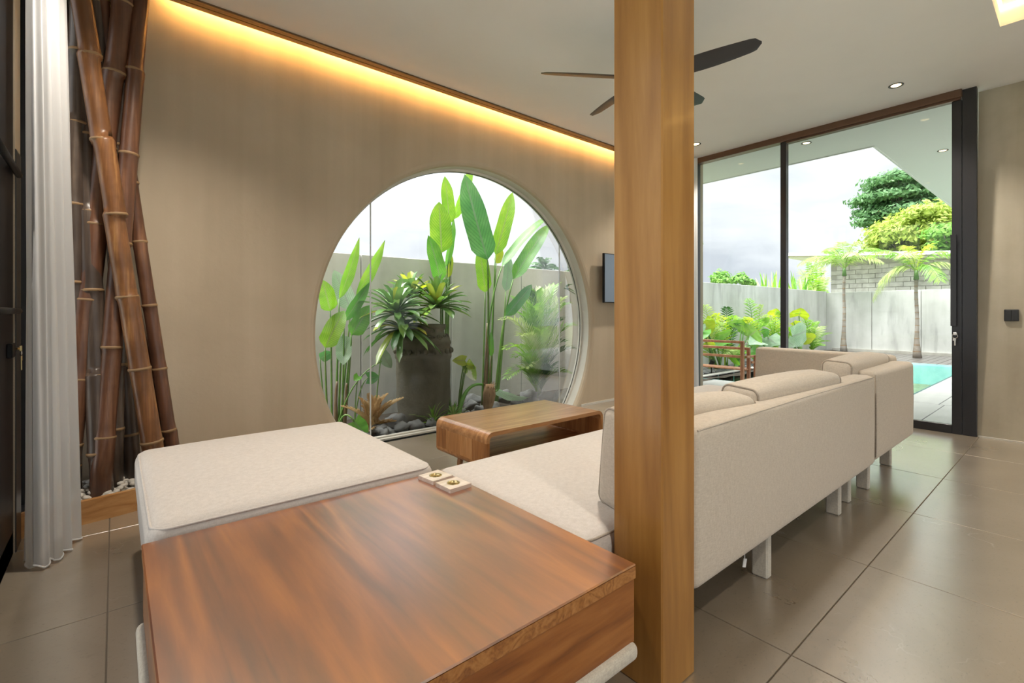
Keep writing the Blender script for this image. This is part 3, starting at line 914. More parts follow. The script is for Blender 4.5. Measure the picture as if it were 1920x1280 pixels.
downlight(2.0, 1.5, 'unseen fill lamp added in the ceiling above the long sofa seat')  # lamp out of view, added to light the table and seats
downlight(0.12, 2.5, 'unseen fill lamp added in the ceiling above the ottoman')  # lamp out of view, added to brighten the curtain corner
downlight(0.7, -0.8, 'unseen fill lamp added in the ceiling between the black door and the lit tray')  # lamp out of view, added to lift the rear of the room
downlight(4.9, -1.6, 'unseen fill lamp added in the ceiling beyond the lit tray, before the right wall')  # lamp out of view, added as fill on the right side
downlight(5.977, 2.015, 'recessed downlight in the eave soffit just outside the glass door', power=6)
downlight(7.488, 1.083, 'recessed downlight in the terrace roof soffit beside the door post', power=6)

# ---- television
tv = thing('television', (4.27, 3.5, 1.16), 'flat black television on the beige wall, mostly hidden behind the wooden post', 'television')
solid(obj('casing', MB().box(4.27, 5.27, 3.50, 3.53, 1.158, 1.722, 0.003), M['black'], tv))
obj('screen', MB().box(4.278, 5.262, 3.497, 3.50, 1.168, 1.712), M['screen'], tv)
obj('wall_bracket', MB().box(4.6, 4.95, 3.53, 3.606, 1.3, 1.6), M['black'], tv)

# ---- switch, keys
sw = thing('light_switch', (5.655, 0.394, 0.977), 'black rectangular switch plate on the beige wall right of the door', 'switch')
solid(obj('plate', MB().box(5.632, 5.66, 0.353, 0.437, 0.977, 1.072, 0.003), M['switch'], sw))
for k in range(2):
    obj('rocker', MB().box(5.628, 5.633, 0.358 + 0.038 * k, 0.394 + 0.038 * k, 0.983, 1.066, 0.0015), M['switch'], sw)
def key_bunch(name, p, ax, label, mat, rad=0.018):
    p = Vector(p)
    t_ = thing(name, p, label, 'keys')
    q = Vector(ax)
    mb = MB().tube([p, p + Vector((0, 0, 0)) + q * 0.03], 0.005, 6)
    mb.box(p.x + q.x * 0.03 - 0.004, p.x + q.x * 0.03 + 0.004, p.y + q.y * 0.03 - 0.012, p.y + q.y * 0.03 + 0.012, p.z - 0.012, p.z + 0.012, 0.002)
    obj('key', mb, mat, t_)
    c = p + q * 0.034 + Vector((0, 0, -0.02))
    obj('key_ring', MB().loop([c + Vector((0, math.cos(a) * rad, math.sin(a) * rad)) for a in [2 * pi * i / 16 for i in range(16)]], 0.0022, 5), M['steel'], t_, smooth=True)
    e = c + Vector((0, 0.004, -rad))
    k2 = MB().box(e.x - 0.002, e.x + 0.002, e.y - 0.010, e.y + 0.010, e.z - 0.022, e.z, 0.001)
    k2.box(e.x - 0.002, e.x + 0.002, e.y - 0.009, e.y + 0.001, e.z - 0.062, e.z - 0.02, 0.001)
    obj('key', k2, mat, t_)
key_bunch('key_bunch', (5.557, 0.722, 0.865), (-1, 0, 0), 'silver keys on a ring hanging from the glass door lock', M['steel'])
key_bunch('door_key', (X0 + 0.014, 2.90, 0.895), (0.35, 0.9, 0), 'pale brass keys in the black door lock behind the curtain', M['brass'], 0.012)

# ---- curtains
def curtain(name, plan_top, plan_bot, z0, z1, folds, amp, label, nu=160, nv=24):
    def lerp(path, u):
        n = len(path) - 1; i = min(int(u * n), n - 1); f = u * n - i
        a, b2 = Vector(path[i]), Vector(path[i + 1])
        return a.lerp(b2, f), (b2 - a).normalized()
    mb = MB()
    def fn(u, v):
        pb, tb = lerp(plan_bot, u); pt, tt = lerp(plan_top, u)
        p = pb.lerp(pt, v); tg = tb
        nrm = Vector((-tg.y, tg.x))
        a = amp * (1.0 - 0.35 * v)
        off = math.sin(u * folds * 2 * pi + 0.7 * math.sin(3 * v + u * 9)) * a + 0.4 * a * math.sin(u * folds * 3.7 * pi + 2 * v)
        z = z0 + (z1 - z0) * v
        if v == 0: z += 0.008 * math.sin(u * folds * 2 * pi)
        q = p + nrm * off
        return (q.x, q.y, z)
    mb.grid(fn, nu, nv)
    t_ = thing(name, (plan_bot[1][0], plan_bot[1][1], 0), label, 'curtain')
    obj('cloth', mb, M['voile'], t_, smooth=True)
    hm = MB().tube([Vector(fn(i / nu, 0)) + Vector((0, 0, 0.004)) for i in range(nu + 1)], 0.0035, 5)
    obj('hem', hm, M['voile'], t_, smooth=True)
    return t_
curtain('sheer_curtain', [(-0.285, 2.84), (-0.262, 2.76), (-0.228, 2.785), (-0.202, 2.86), (-0.182, 2.93)],
        [(-0.292, 2.83), (-0.245, 2.715), (-0.190, 2.755), (-0.160, 2.86), (-0.128, 3.0)], 0.012, 2.93, 5, 0.014,
        'white sheer floor-length curtain gathered beside the black door')
curtain('sheer_curtain', [(5.46, 3.03), (5.44, 3.2), (5.46, 3.35), (5.44, 3.5)], [(5.47, 3.02), (5.44, 3.2), (5.46, 3.35), (5.44, 3.5)], 0.012, 2.93, 5, 0.025,
        'white sheer curtain gathered in the far corner behind the wooden post', 100, 8)

# ---- bamboo in a kerbed corner bed
EA, EB = 0.88, 0.455
th = [pi + (pi / 2) * k / 40 for k in range(41)]
kb = MB()
inner, outer_ = [], []
for k in range(41):
    a = 1.5 * pi + (pi / 2) * k / 40
    inner.append((X0 + (EA - 0.03) * math.cos(a), Y1 + (EB - 0.03) * math.sin(a)))
    outer_.append((X0 + EA * math.cos(a), Y1 + EB * math.sin(a)))
n = 41
vs = [(x, y, z) for z in (0.0, 0.115) for (x, y) in outer_ + inner]
fs = []
for i in range(n - 1):
    fs += [(i, i + 1, 2 * n + i + 1, 2 * n + i), (n + i + 1, n + i, 3 * n + i, 3 * n + i + 1), (2 * n + i, 2 * n + i + 1, 3 * n + i + 1, 3 * n + i)]
kb.add(vs, fs)
planter = thing('corner_planter', (X0 + 0.3, Y1 - 0.2, 0), 'curved low wooden planter kerb filled with pale pebbles in the corner', 'planter')
obj('kerb', kb, M['kerb'], planter, smooth=False)
pbm = MB()
rnd = random.Random(3)
cnt = 0
def blob(mb, c, r, sc, rot, n1=7, n2=5, rough=0.0, seed=0):
    """rounded irregular lump"""
    Mx = Matrix.Rotation(rot[0], 3, 'Z') @ Matrix.Rotation(rot[1], 3, 'X')
    vs, fs = [], []
    for j in range(n2 + 1):
        ph = -pi / 2 + pi * j / n2
        for i in range(n1):
            t2 = 2 * pi * i / n1
            d = Vector((math.cos(ph) * math.cos(t2), math.cos(ph) * math.sin(t2), math.sin(ph)))
            k = 1 + (rough * mnoise.noise(d * 1.6 + Vector((seed * 3.1, seed, 0))) if rough else 0)
            p = Vector((d.x * sc[0], d.y * sc[1], d.z * sc[2])) * r * k
            vs.append(Vector(c) + Mx @ p)
    for j in range(n2):
        for i in range(n1):
            fs.append((j * n1 + i, j * n1 + (i + 1) % n1, (j + 1) * n1 + (i + 1) % n1, (j + 1) * n1 + i))
    mb.add(vs, fs)
while cnt < 340:
    x = rnd.uniform(X0 + 0.02, X0 + EA - 0.05); y = rnd.uniform(Y1 - EB + 0.04, Y1 - 0.03)
    if ((x - X0) / (EA - 0.05)) ** 2 + ((y - Y1) / (EB - 0.05)) ** 2 < 0.98:
        blob(pbm, (x, y, rnd.uniform(0.088, 0.125)), rnd.uniform(0.014, 0.024), (1.25, 0.9, 0.6), (rnd.uniform(0, 6), rnd.uniform(-0.4, 0.4)))
        cnt += 1
pb_o = obj('pebbles', pbm, M['pebble'], planter, smooth=True, kind='stuff')
bd = MB()
poly = [(X0, Y1)] + inner
bd.prism(poly, 'z', 0.0, 0.09)
obj('gravel_bed', bd, M['pebble'], planter)

def bamboo(a, b_, r, mat, label, first=0.2, gap=0.36):
    """a, b_: two points on the pole's axis; grown from the bed up to the ceiling"""
    a, b_ = Vector(a), Vector(b_)
    d = (b_ - a)
    p0 = a + d * ((0.06 - a.z) / d.z)
    p1 = a + d * ((2.93 - a.z) / d.z)
    p1.y = min(p1.y, 3.5); p1.x = max(p1.x, X0 + 0.07)
    p0.x = max(p0.x, X0 + 0.07); p0.y = min(p0.y, 3.55)
    L = (p1 - p0).length; ax = (p1 - p0) / L
    t_ = thing('bamboo_pole', p0, label, 'bamboo', 'bamboo poles in the corner bed')
    nodes = []
    s = first
    while s < L - 0.05:
        nodes.append(s); s += gap * random.uniform(0.9, 1.12)
    pts, rad = [p0], [r * 1.02]
    for s in nodes:
        for ds, k in ((-0.05, 0.985), (-0.012, 1.03), (0.0, 1.07), (0.012, 1.02), (0.05, 0.98)):
            pts.append(p0 + ax * (s + ds)); rad.append(r * k * (1 - 0.10 * s / L))
    pts.append(p1); rad.append(r * 0.9)
    # slight natural bend at every joint
    jit = Vector((0, 0, 0)); q = []
    for i, p in enumerate(pts):
        if i % 5 == 3: jit = Vector((random.uniform(-1, 1), random.uniform(-1, 1), 0)) * 0.006
        q.append(p + jit * min(1, i / 3))
    pole = obj('culm', MB().tube(q, rad, 14), mat, t_, smooth=True)
    for i in range(len(nodes)):
        c = q[1 + 5 * i + 2]; rr = rad[1 + 5 * i + 2]
        obj('node', MB().tube([c - ax * 0.007, c - ax * 0.003, c + ax * 0.003, c + ax * 0.008], [rr * 0.98, rr * 1.035, rr * 1.04, rr * 0.97], 14, False), M['node'], t_, smooth=True)
    return t_
bamboo(PY(281, 805, 3.30), PY(168, 110, 3.28), 0.050, M['bamboo_bright'], 'bright amber bamboo pole crossing in front of the others, leaning left', 0.28, 0.42)
bamboo(PY(189, 915, 3.30), PY(257, 100, 3.44), 0.047, M['bamboo_red'], 'reddish bamboo pole leaning right at the top, second from the wall side', 0.33, 0.52)
bamboo(PY(150, 660, 3.38), PY(226, 40, 3.45), 0.056, M['bamboo_red'], 'thick brown bamboo pole leaning from the curtain to upper right', 0.2, 0.42)
bamboo(PY(139, 480, 3.40), PY(146, 150, 3.44), 0.050, M['bamboo_dark'], 'dark upright bamboo pole closest to the curtain', 0.3, 0.4)
bamboo(PY(186, 800, 3.34), PY(161, 250, 3.44), 0.050, M['bamboo_dark'], 'blackish bamboo pole left of the amber one, nearly upright', 0.25, 0.45)
bamboo(PY(249, 890, 3.46), PY(186, 60, 3.50), 0.043, M['bamboo_dark'], 'blackish bamboo pole behind the amber one', 0.3, 0.4)
bamboo(PY(322, 828, 3.45), PY(252, 380, 3.50), 0.036, M['bamboo_red'], 'thin reddish bamboo pole nearest the round window wall', 0.3, 0.34)
bamboo(PY(213, 915, 3.40), PY(232, 150, 3.50), 0.042, M['bamboo_dark'], 'dark slim bamboo pole behind the reddish leaning one', 0.35, 0.38)
bamboo(PY(303, 830, 3.50), PY(212, 480, 3.52), 0.040, M['bamboo_red'], 'brown bamboo pole half hidden between the amber and the thin pole', 0.3, 0.4)

# ---- upholstery helpers
def rim(x0, x1, y0, y1, z, r, n=6):
    pts = []
    for (cx, cy, s) in ((x1 - r, y1 - r, 0), (x0 + r, y1 - r, 1), (x0 + r, y0 + r, 2), (x1 - r, y0 + r, 3)):
        for k in range(n + 1):
            a = pi / 2 * (s + k / n)
            pts.append(Vector((cx + r * math.cos(a), cy + r * math.sin(a), z)))
    out_ = []
    for i, p in enumerate(pts):
        q = pts[(i + 1) % len(pts)]
        m_ = max(1, int((q - p).length / 0.06))
        out_ += [p.lerp(q, k / m_) for k in range(m_)]
    return out_
def legs(parent, spots, z=0.22, w=0.042, d=0.062):
    for (x, y) in spots:
        mb = MB().box(x, x + w, y, y + d, 0.0, z, 0.006)
        solid(obj('leg', mb, M['leg_fabric'], parent))

# ottoman
ot = thing('ottoman', (0.52, 2.12, 0), 'square off-white upholstered ottoman beside the bamboo and round window', 'ottoman')
oc = MB().soft(0.065, 0.985, 1.652, 2.655, 0.275, 0.452, 0.05, 0.022, 14)
oco = obj('seat_cushion', oc, M['fabric_lit'], ot, smooth=True)
obj('piping', MB().loop(rim(0.078, 0.972, 1.664, 2.643, 0.436, 0.05), 0.0045), M['fabric_lit'], oco, smooth=True)
solid(obj('base', MB().box(0.075, 0.975, 1.662, 2.645, 0.17, 0.276, 0.012), M['fabric_lit'], ot))
legs(ot, [(0.10, 1.69), (0.90, 1.69), (0.10, 2.55), (0.90, 2.55)], 0.171)

# wooden corner table
TX0, TX1, TY0, TY1, TZ = 0.055, 1.005, 0.722, 1.642, 0.42
tb = thing('corner_table', (0.53, 1.18, 0), 'low square reddish-brown wooden table between the ottoman and sofa', 'table')
solid(obj('top', MB().box(TX0, TX1, TY0, TY1, TZ - 0.006, TZ, 0.003), M['table_top'], tb))
solid(obj('edge_band', MB().box(TX0 + 0.001, TX1 - 0.001, TY0 + 0.001, TY1 - 0.001, TZ - 0.036, TZ - 0.006), M['table_band'], tb))
for (xa, xb, ya, yb, nm) in ((TX0 + 0.004, TX1 - 0.004, TY0 + 0.004, TY0 + 0.024, 'side_panel'), (TX0 + 0.004, TX1 - 0.004, TY1 - 0.024, TY1 - 0.004, 'side_panel'),
                         (TX0 + 0.004, TX0 + 0.024, TY0 + 0.024, TY1 - 0.024, 'side_panel'), (TX1 - 0.024, TX1 - 0.004, TY0 + 0.024, TY1 - 0.024, 'side_panel')):
    obj(nm, MB().box(xa, xb, ya, yb, 0.225, TZ - 0.036), M['table_side'], tb)
obj('base_frame', MB().soft(TX0 - 0.013, TX1 + 0.0, TY0 - 0.012, TY1 - 0.03, 0.185, 0.228, 0.018, 0, 6), M['leg_fabric'], tb, smooth=True)
legs(tb, [(0.12, 0.80), (0.895, 0.775), (0.10, 1.52), (0.90, 1.52)], 0.19)

# coasters with a round metal cup
def holder(cx, cy, rot, label):
    t_ = thing('tealight_holder', (cx, cy, TZ), label, 'candle holder', 'tealight holders on the wooden table')
    h = 0.046; n = 32
    Mx = Matrix.Translation((cx, cy, 0)) @ Matrix.Rotation(rot, 4, 'Z')
    mb = MB()
    sq = []
    for k in range(n):
        a = 2 * pi * k / n
        c_, s_ = math.cos(a), math.sin(a)
        q = h / max(abs(c_), abs(s_))
        sq.append((q * c_, q * s_))
    ci = [(0.021 * math.cos(2 * pi * k / n), 0.021 * math.sin(2 * pi * k / n)) for k in range(n)]
    zt, zb = TZ + 0.014, TZ
    vs = [(x, y, zt) for x, y in sq] + [(x, y, zt) for x, y in ci] + [(x, y, zb) for x, y in sq] + [(x, y, zb + 0.002) for x, y in ci]
    fs = []
    for k in range(n):
        j = (k + 1) % n
        fs += [(k, j, n + j, n + k), (2 * n + k, 2 * n + j, j, k), (n + k, n + j, 3 * n + j, 3 * n + k)]
    fs.append(tuple(range(2 * n, 3 * n))[::-1]); fs.append(tuple(range(3 * n, 4 * n)))
    mb.add(vs, fs).xf(Mx)
    obj('block', mb, M['coaster'], t_)
    cup = MB().lathe((0, 0, 0), [(0.0195, TZ + 0.004), (0.0195, TZ + 0.0145), (0.0235, TZ + 0.0155), (0.0235, TZ + 0.0142)], 28)
    cup.f = cup.f[:-2]
    cup.lathe((0, 0, 0), [(0.0195, TZ + 0.003), (0.0005, TZ + 0.004)], 28)
    obj('metal_cup', cup.xf(Mx), M['brass'], t_, smooth=True)
holder(0.932, 1.573, 0.12, 'square pale wooden tealight holder on the table, the one nearer the ottoman')
holder(0.940, 1.462, 0.05, 'square pale wooden tealight holder on the table, the one nearer the camera')

# coffee table
ct = thing('coffee_table', (2.0, 2.31, 0), 'low rounded light-teak coffee table before the round window', 'table')
cx0, cx1, cy0, cy1, cz0, cz1 = 1.525, 2.485, 2.048, 2.565, 0.195, 0.402
def rrect(x0, x1, z0, z1, r, n=6):
    pts = []
    for (cx_, cz_, s) in ((x1 - r, z1 - r, 0), (x0 + r, z1 - r, 1), (x0 + r, z0 + r, 2), (x1 - r, z0 + r, 3)):
        for k in range(n + 1):
            a = pi / 2 * (s + k / n)
            pts.append((cx_ + r * math.cos(a), cz_ + r * math.sin(a)))
    return pts
def shell(po, pi_, ya, yb):
    n = len(po)
    mb = MB()
    vs = [(x, ya, z) for x, z in po] + [(x, ya, z) for x, z in pi_] + [(x, yb, z) for x, z in po] + [(x, yb, z) for x, z in pi_]
    fs = []
    for i in range(n - 1):
        j = i + 1
        fs += [(i, j, n + j, n + i), (2 * n + j, 2 * n + i, 3 * n + i, 3 * n + j), (j, i, 2 * n + i, 2 * n + j), (n + i, n + j, 3 * n + j, 3 * n + i)]
    fs += [(0, n, 3 * n, 2 * n), (n - 1, 3 * n - 1, 4 * n - 1, 2 * n - 1)]
    mb.add(vs, fs)
    return mb
r_ = 0.045
def arcp(cx_, cz_, r, a_, b_, n=8):
    return [(cx_ + r * math.cos(a_ + (b_ - a_) * k / n), cz_ + r * math.sin(a_ + (b_ - a_) * k / n)) for k in range(n + 1)]
zt = cz1 - r_ - 0.012
po = [(cx1, zt)] + arcp(cx1 - r_, cz1 - r_, r_, 0, pi / 2) + arcp(cx0 + r_, cz1 - r_, r_, pi / 2, pi) + [(cx0, zt)]
pin = [(cx1 - 0.022, zt)] + arcp(cx1 - r_, cz1 - r_, r_ - 0.022, 0, pi / 2) + arcp(cx0 + r_, cz1 - r_, r_ - 0.022, pi / 2, pi) + [(cx0 + 0.022, zt)]
solid(obj('top', shell(po, pin, cy0, cy1), M['coffee'], ct))
zb_ = cz0 + 0.035
po = [(cx0, zb_)] + arcp(cx0 + 0.03, cz0 + 0.03, 0.03, pi, 1.5 * pi) + arcp(cx1 - 0.03, cz0 + 0.03, 0.03, 1.5 * pi, 2 * pi) + [(cx1, zb_)]
pin = [(cx0 + 0.022, zb_)] + arcp(cx0 + 0.03, cz0 + 0.03, 0.008, pi, 1.5 * pi) + arcp(cx1 - 0.03, cz0 + 0.03, 0.008, 1.5 * pi, 2 * pi) + [(cx1 - 0.022, zb_)]
solid(obj('shelf', shell(po, pin, cy0, cy1), M['coffee_shelf'], ct))
for (xa, xb) in ((cx0, cx0 + 0.022), (cx1 - 0.022, cx1)):
    yy = [cy0, cy0 + 0.135, cy0 + 0.205, cy0 + 0.275, cy0 + 0.41, cy1]
    for k in range(5):
        obj('plank', MB().box(xa + (0.0004 * (k % 2)), xb, yy[k] + 0.0006, yy[k + 1] - 0.0006, zb_, zt), M['coffee_a' if k in (0, 4, 2) and k != 2 else 'coffee_b'], ct)
for (x, y) in ((cx0 + 0.14, cy0 + 0.07), (cx1 - 0.14, cy0 + 0.07), (cx0 + 0.14, cy1 - 0.07), (cx1 - 0.14, cy1 - 0.07)):
    sx = -0.03 if x < 2 else 0.03
    obj('leg', MB().tube([(x, y, cz0), (x + sx, y, 0.0)], [0.022, 0.012], 12), M['coffee_b'], ct, smooth=True)

# long sofa
sf = thing('long_sofa', (2.1, 1.23, 0), 'beige linen long sofa with its back to the room, behind the post', 'sofa')
sc_ = MB().soft(1.012, 3.20, 0.905, 1.735, 0.26, 0.405, 0.05, 0.028, 16)
# the near part of the seat stands clear of the post
so = obj('seat_cushion', sc_, M['fabric_lit'], sf, smooth=True)
obj('piping', MB().loop(rim(1.022, 3.19, 0.915, 1.725, 0.390, 0.05), 0.004), M['piping'], so, smooth=True)
sb = MB().soft(1.318, 3.195, 0.738, 0.862, 0.215, 0.705, 0.03, 0.0, 14, 0.006)
sbo = obj('backrest', sb, M['fabric'], sf, smooth=True)
sm = MB()
pts = []
for (x, z) in ((3.185, 0.68), (3.185, 0.24)):
    pts.append((x + 0.006, 0.744, z))
sm.tube([(3.19, 0.745, 0.235), (3.191, 0.743, 0.45), (3.189, 0.746, 0.685)], 0.004, 5)
sm.tube([(1.34, 0.744, 0.695), (2.2, 0.740, 0.702), (3.18, 0.744, 0.695)], 0.003, 5)
obj('seam', sm, M['fabric'], sbo, smooth=True)
solid(obj('base', MB().box(1.33, 3.18, 0.862, 1.71, 0.19, 0.262, 0.01), M['fabric'], sf))
solid(obj('base_end', MB().box(1.03, 1.33, 0.91, 1.71, 0.19, 0.262, 0.01), M['fabric'], sf))
legs(sf, [(1.965, 0.80), (2.865, 0.815), (3.10, 0.835), (1.08, 1.62), (3.05, 1.62), (1.965, 1.62)], 0.215)
lb = MB().box(1.765, 1.79, 0.802, 0.804, 0.115, 0.145)
lb.xf(Matrix.Translation((1.778, 0.803, 0.13)) @ Matrix.Rotation(0.35, 4, 'Y') @ Matrix.Translation((-1.778, -0.803, -0.13)))
lb.box(1.777, 1.779, 0.802, 0.804, 0.14, 0.216)
tg = obj('care_tag', lb, M['white'], sf); tg['label'] = 'small white care tag hanging below the sofa back'

# corner sofa
s2_ = thing('corner_sofa', (3.75, 1.4, 0), 'beige linen corner sofa with two backs in front of the glass door', 'sofa')
c2 = MB().soft(3.215, 4.11, 0.91, 2.20, 0.26, 0.405, 0.05, 0.028, 12)
c2o = obj('seat_cushion', c2, M['fabric_lit'], s2_, smooth=True)
obj('piping', MB().loop(rim(3.225, 4.10, 0.92, 2.19, 0.390, 0.05), 0.004), M['piping'], c2o, smooth=True)
b2 = MB().soft(3.235, 4.13, 0.742, 0.872, 0.222, 0.718, 0.03, 0.0, 12, 0.006)
b2o = obj('backrest', b2, M['fabric'], s2_, smooth=True)
obj('seam', MB().tube([(3.245, 0.749, 0.245), (3.243, 0.747, 0.48), (3.246, 0.750, 0.70)], 0.0045, 5), M['piping'], b2o, smooth=True)
obj('seam', MB().tube([(4.12, 0.749, 0.245), (4.122, 0.747, 0.48), (4.119, 0.750, 0.70)], 0.004, 5), M['piping'], b2o, smooth=True)
b3 = MB().soft(-0.07, 0.07, -0.48, 0.48, 0.222, 0.752, 0.03, 0.0, 12, 0.008)
ang = math.radians(-7.5)
b3.xf(Matrix.Translation((4.205, 1.33, 0)) @ Matrix.Rotation(ang, 4, 'Z'))
b3o = obj('backrest', b3, M['fabric'], s2_, smooth=True)
pz = []
for (y, z) in ((-0.46, 0.24), (-0.46, 0.735), (0.46, 0.735), (0.46, 0.24)):
    pz.append((-0.062, y, z))
pl = []
for i in range(3):
    pl += [Vector(pz[i]).lerp(Vector(pz[i + 1]), k / 8) for k in range(8)]
pl.append(Vector(pz[3]))
obj('piping', MB().tube(pl, 0.004, 5).xf(Matrix.Translation((4.205, 1.33, 0)) @ Matrix.Rotation(ang, 4, 'Z')), M['piping'], b3o, smooth=True)
solid(obj('base', MB().box(3.235, 4.10, 0.875, 2.17, 0.19, 0.262, 0.01), M['fabric'], s2_))
legs(s2_, [(3.42, 0.825), (4.06, 0.855), (3.27, 2.1), (4.0, 2.1)], 0.225)

# loose back cushions
def cushion(cx_, cy_, w, d, z0, z1, rot, lean, label):
    t_ = thing('back_cushion', (cx_, cy_, z0), label, 'cushion', 'loose back cushions on the sofas')
    Mx = Matrix.Translation((cx_, cy_, z0)) @ Matrix.Rotation(rot, 4, 'Z') @ Matrix.Rotation(lean, 4, 'X')
    h = z1 - z0
    mb = MB().soft(-w / 2, w / 2, -d / 2, d / 2, 0, h, 0.032, 0.018, 12, 0.012)
    bo = obj('cover', mb.xf(Mx), M['fabric'], t_, smooth=True)
    for sx in (-1, 1):
        lp = []
        for p in rim(-d / 2 + 0.004, d / 2 - 0.004, 0.004, h - 0.004, 0, 0.03):
            lp.append(Vector((sx * (w / 2 - 0.012), p.x, p.y)))
        obj('piping', MB().loop(lp, 0.0045).xf(Mx), M['piping'], bo, smooth=True)
    return t_
cushion(1.565, 0.945, 0.66, 0.135, 0.405, 0.735, math.radians(-9), math.radians(6), 'beige back cushion partly behind the wooden post')
cushion(2.335, 0.895, 0.84, 0.155, 0.41, 0.755, math.radians(-3), math.radians(5), 'beige back cushion in the middle of the long sofa')
cushion(3.56, 0.935, 0.86, 0.15, 0.41, 0.775, math.radians(1), math.radians(4), 'beige back cushion on the corner sofa')

# ================================================================== outdoors
obj('ground', MB().box(-30, 60, -30, 60, -0.6, -0.45), M['lawn'], kind='structure')
obj('terrace', MB().box(-7, 5.9, -9, Y0 - 0.2, -0.4, -0.03), M['paving'], kind='structure')  # unseen pale paving, added to bounce daylight onto the ceiling
obj('terrace', MB().box(-7, X0 - 0.16, Y0 - 0.2, 6, -0.4, -0.03), M['paving'], kind='structure')  # unseen as well, added at the back for the same bounce
gs = MB()
gs.grid(lambda u, v: (-2.0 + 17.6 * u, 3.83 + 0.90 * v if True else 0, -0.03 + 0.04 * mnoise.noise(Vector((u * 40, v * 3, 0)))), 90, 6)
obj('garden_soil', gs, M['soil'], kind='structure', smooth=True)

# concrete boundary wall: separate panels
FY_ = 4.75
fn_ = thing('garden_wall', (5, FY_, -0.4), 'pale grey concrete panel wall behind the garden bed, seen through the round window', 'fence')
k = -4
xs_ = [-3.5 + 0.0]
sx = 1.94 - 1.085 * 4
while sx < 15.6:
    e = min(sx + 1.085, 15.62)
    solid(obj('panel', MB().box(sx + 0.004, e - 0.004, FY_, FY_ + 0.12, -0.4, 1.635 + random.uniform(-0.006, 0.006), 0.004), M['concrete'], fn_))
    sx += 1.085
obj('backing', MB().box(-2.4, 15.6, FY_ + 0.03, FY_ + 0.11, -0.4, 1.60), M['mortar'], fn_)
ff = thing('pool_end_wall', (15.68, 2, -0.4), 'stained pale concrete panel wall at the far end of the pool', 'fence')
yy = [4.86, 3.69, 2.67, 1.64, 0.62, -0.4, -1.4, -2.4]
for a, b_ in zip(yy[:-1], yy[1:]):
    solid(obj('panel', MB().box(15.62, 15.74, b_ + 0.006, a - 0.006, -0.4, 1.61 + random.uniform(-0.006, 0.006), 0.004), M['concrete'], ff))
obj('backing', MB().box(15.65, 15.73, -2.4, 4.74, -0.4, 1.58), M['mortar'], ff)
obj('plinth', MB().box(15.56, 15.62, -2.4, 4.6, -0.3, 0.05), M['coping'], ff)

# terrace paving, deck boards, pool
PZ = -0.02
pv = obj('terrace', MB().box(5.76, 7.35, -3, 3.8, -0.5, PZ - 0.03), M['mortar'], kind='structure')
def planks(name, parent, x0, x1, y0, y1, w, along, mat, zt_, gap=0.006):
    n = max(1, round(((y1 - y0) if along == 'x' else (x1 - x0)) / w))
    src = None
    for k in range(n):
        if along == 'x':
            ww = (y1 - y0) / n; b0 = (x0, x1, y0 + k * ww + gap / 2, y0 + (k + 1) * ww - gap / 2)
        else:
            ww = (x1 - x0) / n; b0 = (x0 + k * ww + gap / 2, x0 + (k + 1) * ww - gap / 2, y0, y1)
        c_ = Vector(((b0[0] + b0[1]) / 2, (b0[2] + b0[3]) / 2, zt_))
        if src is None:
            src = solid(obj(name, MB().box(b0[0], b0[1], b0[2], b0[3], zt_ - 0.03, zt_, 0.003), mat, parent, org=c_))
        else:
            o = copy_of(src, name, parent, c_ + Vector((0, 0, random.uniform(-0.0015, 0.0015))))
for k in range(2):
    planks('paver', pv, 5.77 + 0.79 * k, 5.77 + 0.79 * (k + 1), -0.6, 3.8, 0.55, 'x', M['paving'], PZ)
pv2 = obj('terrace', MB().box(7.36, 13.0, -3, 1.44, -0.5, PZ - 0.03), M['mortar'], kind='structure')
for k in range(5):
    planks('paver', pv2, 7.36 + 1.128 * k, 7.36 + 1.128 * (k + 1), -0.6, 1.44, 0.34, 'x', M['paving'], PZ)
dk = obj('deck', MB().box(13.0, 15.56, -3, 4.2, -0.5, PZ - 0.03), M['mortar'], kind='structure')
planks('plank', dk, 13.0, 15.56, -1.5, 4.2, 0.14, 'x', M['deck'], PZ, 0.01)
pool = thing('swimming_pool', (10.2, 2.75, -1.2), 'turquoise swimming pool between the terrace and the garden bed', 'pool')
bs = MB()
px0, px1, py0, py1 = 7.36, 12.95, 1.46, 4.02
bs.add([(px0, py0, -0.6), (px1, py0, -0.6), (px1, py1, -0.6), (px0, py1, -0.6), (px0, py0, -0.02), (px1, py0, -0.02), (px1, py1, -0.02), (px0, py1, -0.02)],
       [(0, 1, 2, 3), (0, 4, 5, 1), (1, 5, 6, 2), (2, 6, 7, 3), (3, 7, 4, 0)])
obj('basin', bs, M['pooltile'], pool)
obj('water', MB().grid(lambda u, v: (px0 + (px1 - px0) * u, py0 + (py1 - py0) * v, -0.06), 8, 4), M['water'], pool)
for k in range(10):
    xa = px0 + (px1 - px0) * k / 10
    solid(obj('coping_stone', MB().box(xa + 0.003, xa + (px1 - px0) / 10 - 0.003, py1, py1 + 0.1, -0.2, 0.0, 0.006), M['coping'], pool))

# eave and terrace roof slab, with fascia
rf = MB()
rf.box(5.64, 6.67, 1.55, 6.0, ZC, 3.25)
rf.box(5.76, 13.5, -1.2, 1.55, ZC, 3.25)
roof = obj('roof', rf, M['soffit'], kind='structure')
fa = MB()
fa.box(6.67, 6.69, 1.57, 6.0, ZC - 0.01, 3.28); fa.box(6.67, 13.5, 1.55, 1.57, ZC - 0.01, 3.28)
obj('fascia', fa, M['soffit'], roof)
roof_and_shade = MB().box(-0.6, 5.75, -2.4, 3.82, 3.21, 3.45).box(-0.6, 5.75, -3.9, -2.4, 2.95, 3.2)  # last box: unseen overhang added to cut daylight from the right
obj('roof', roof_and_shade, M['soffit'], kind='structure')

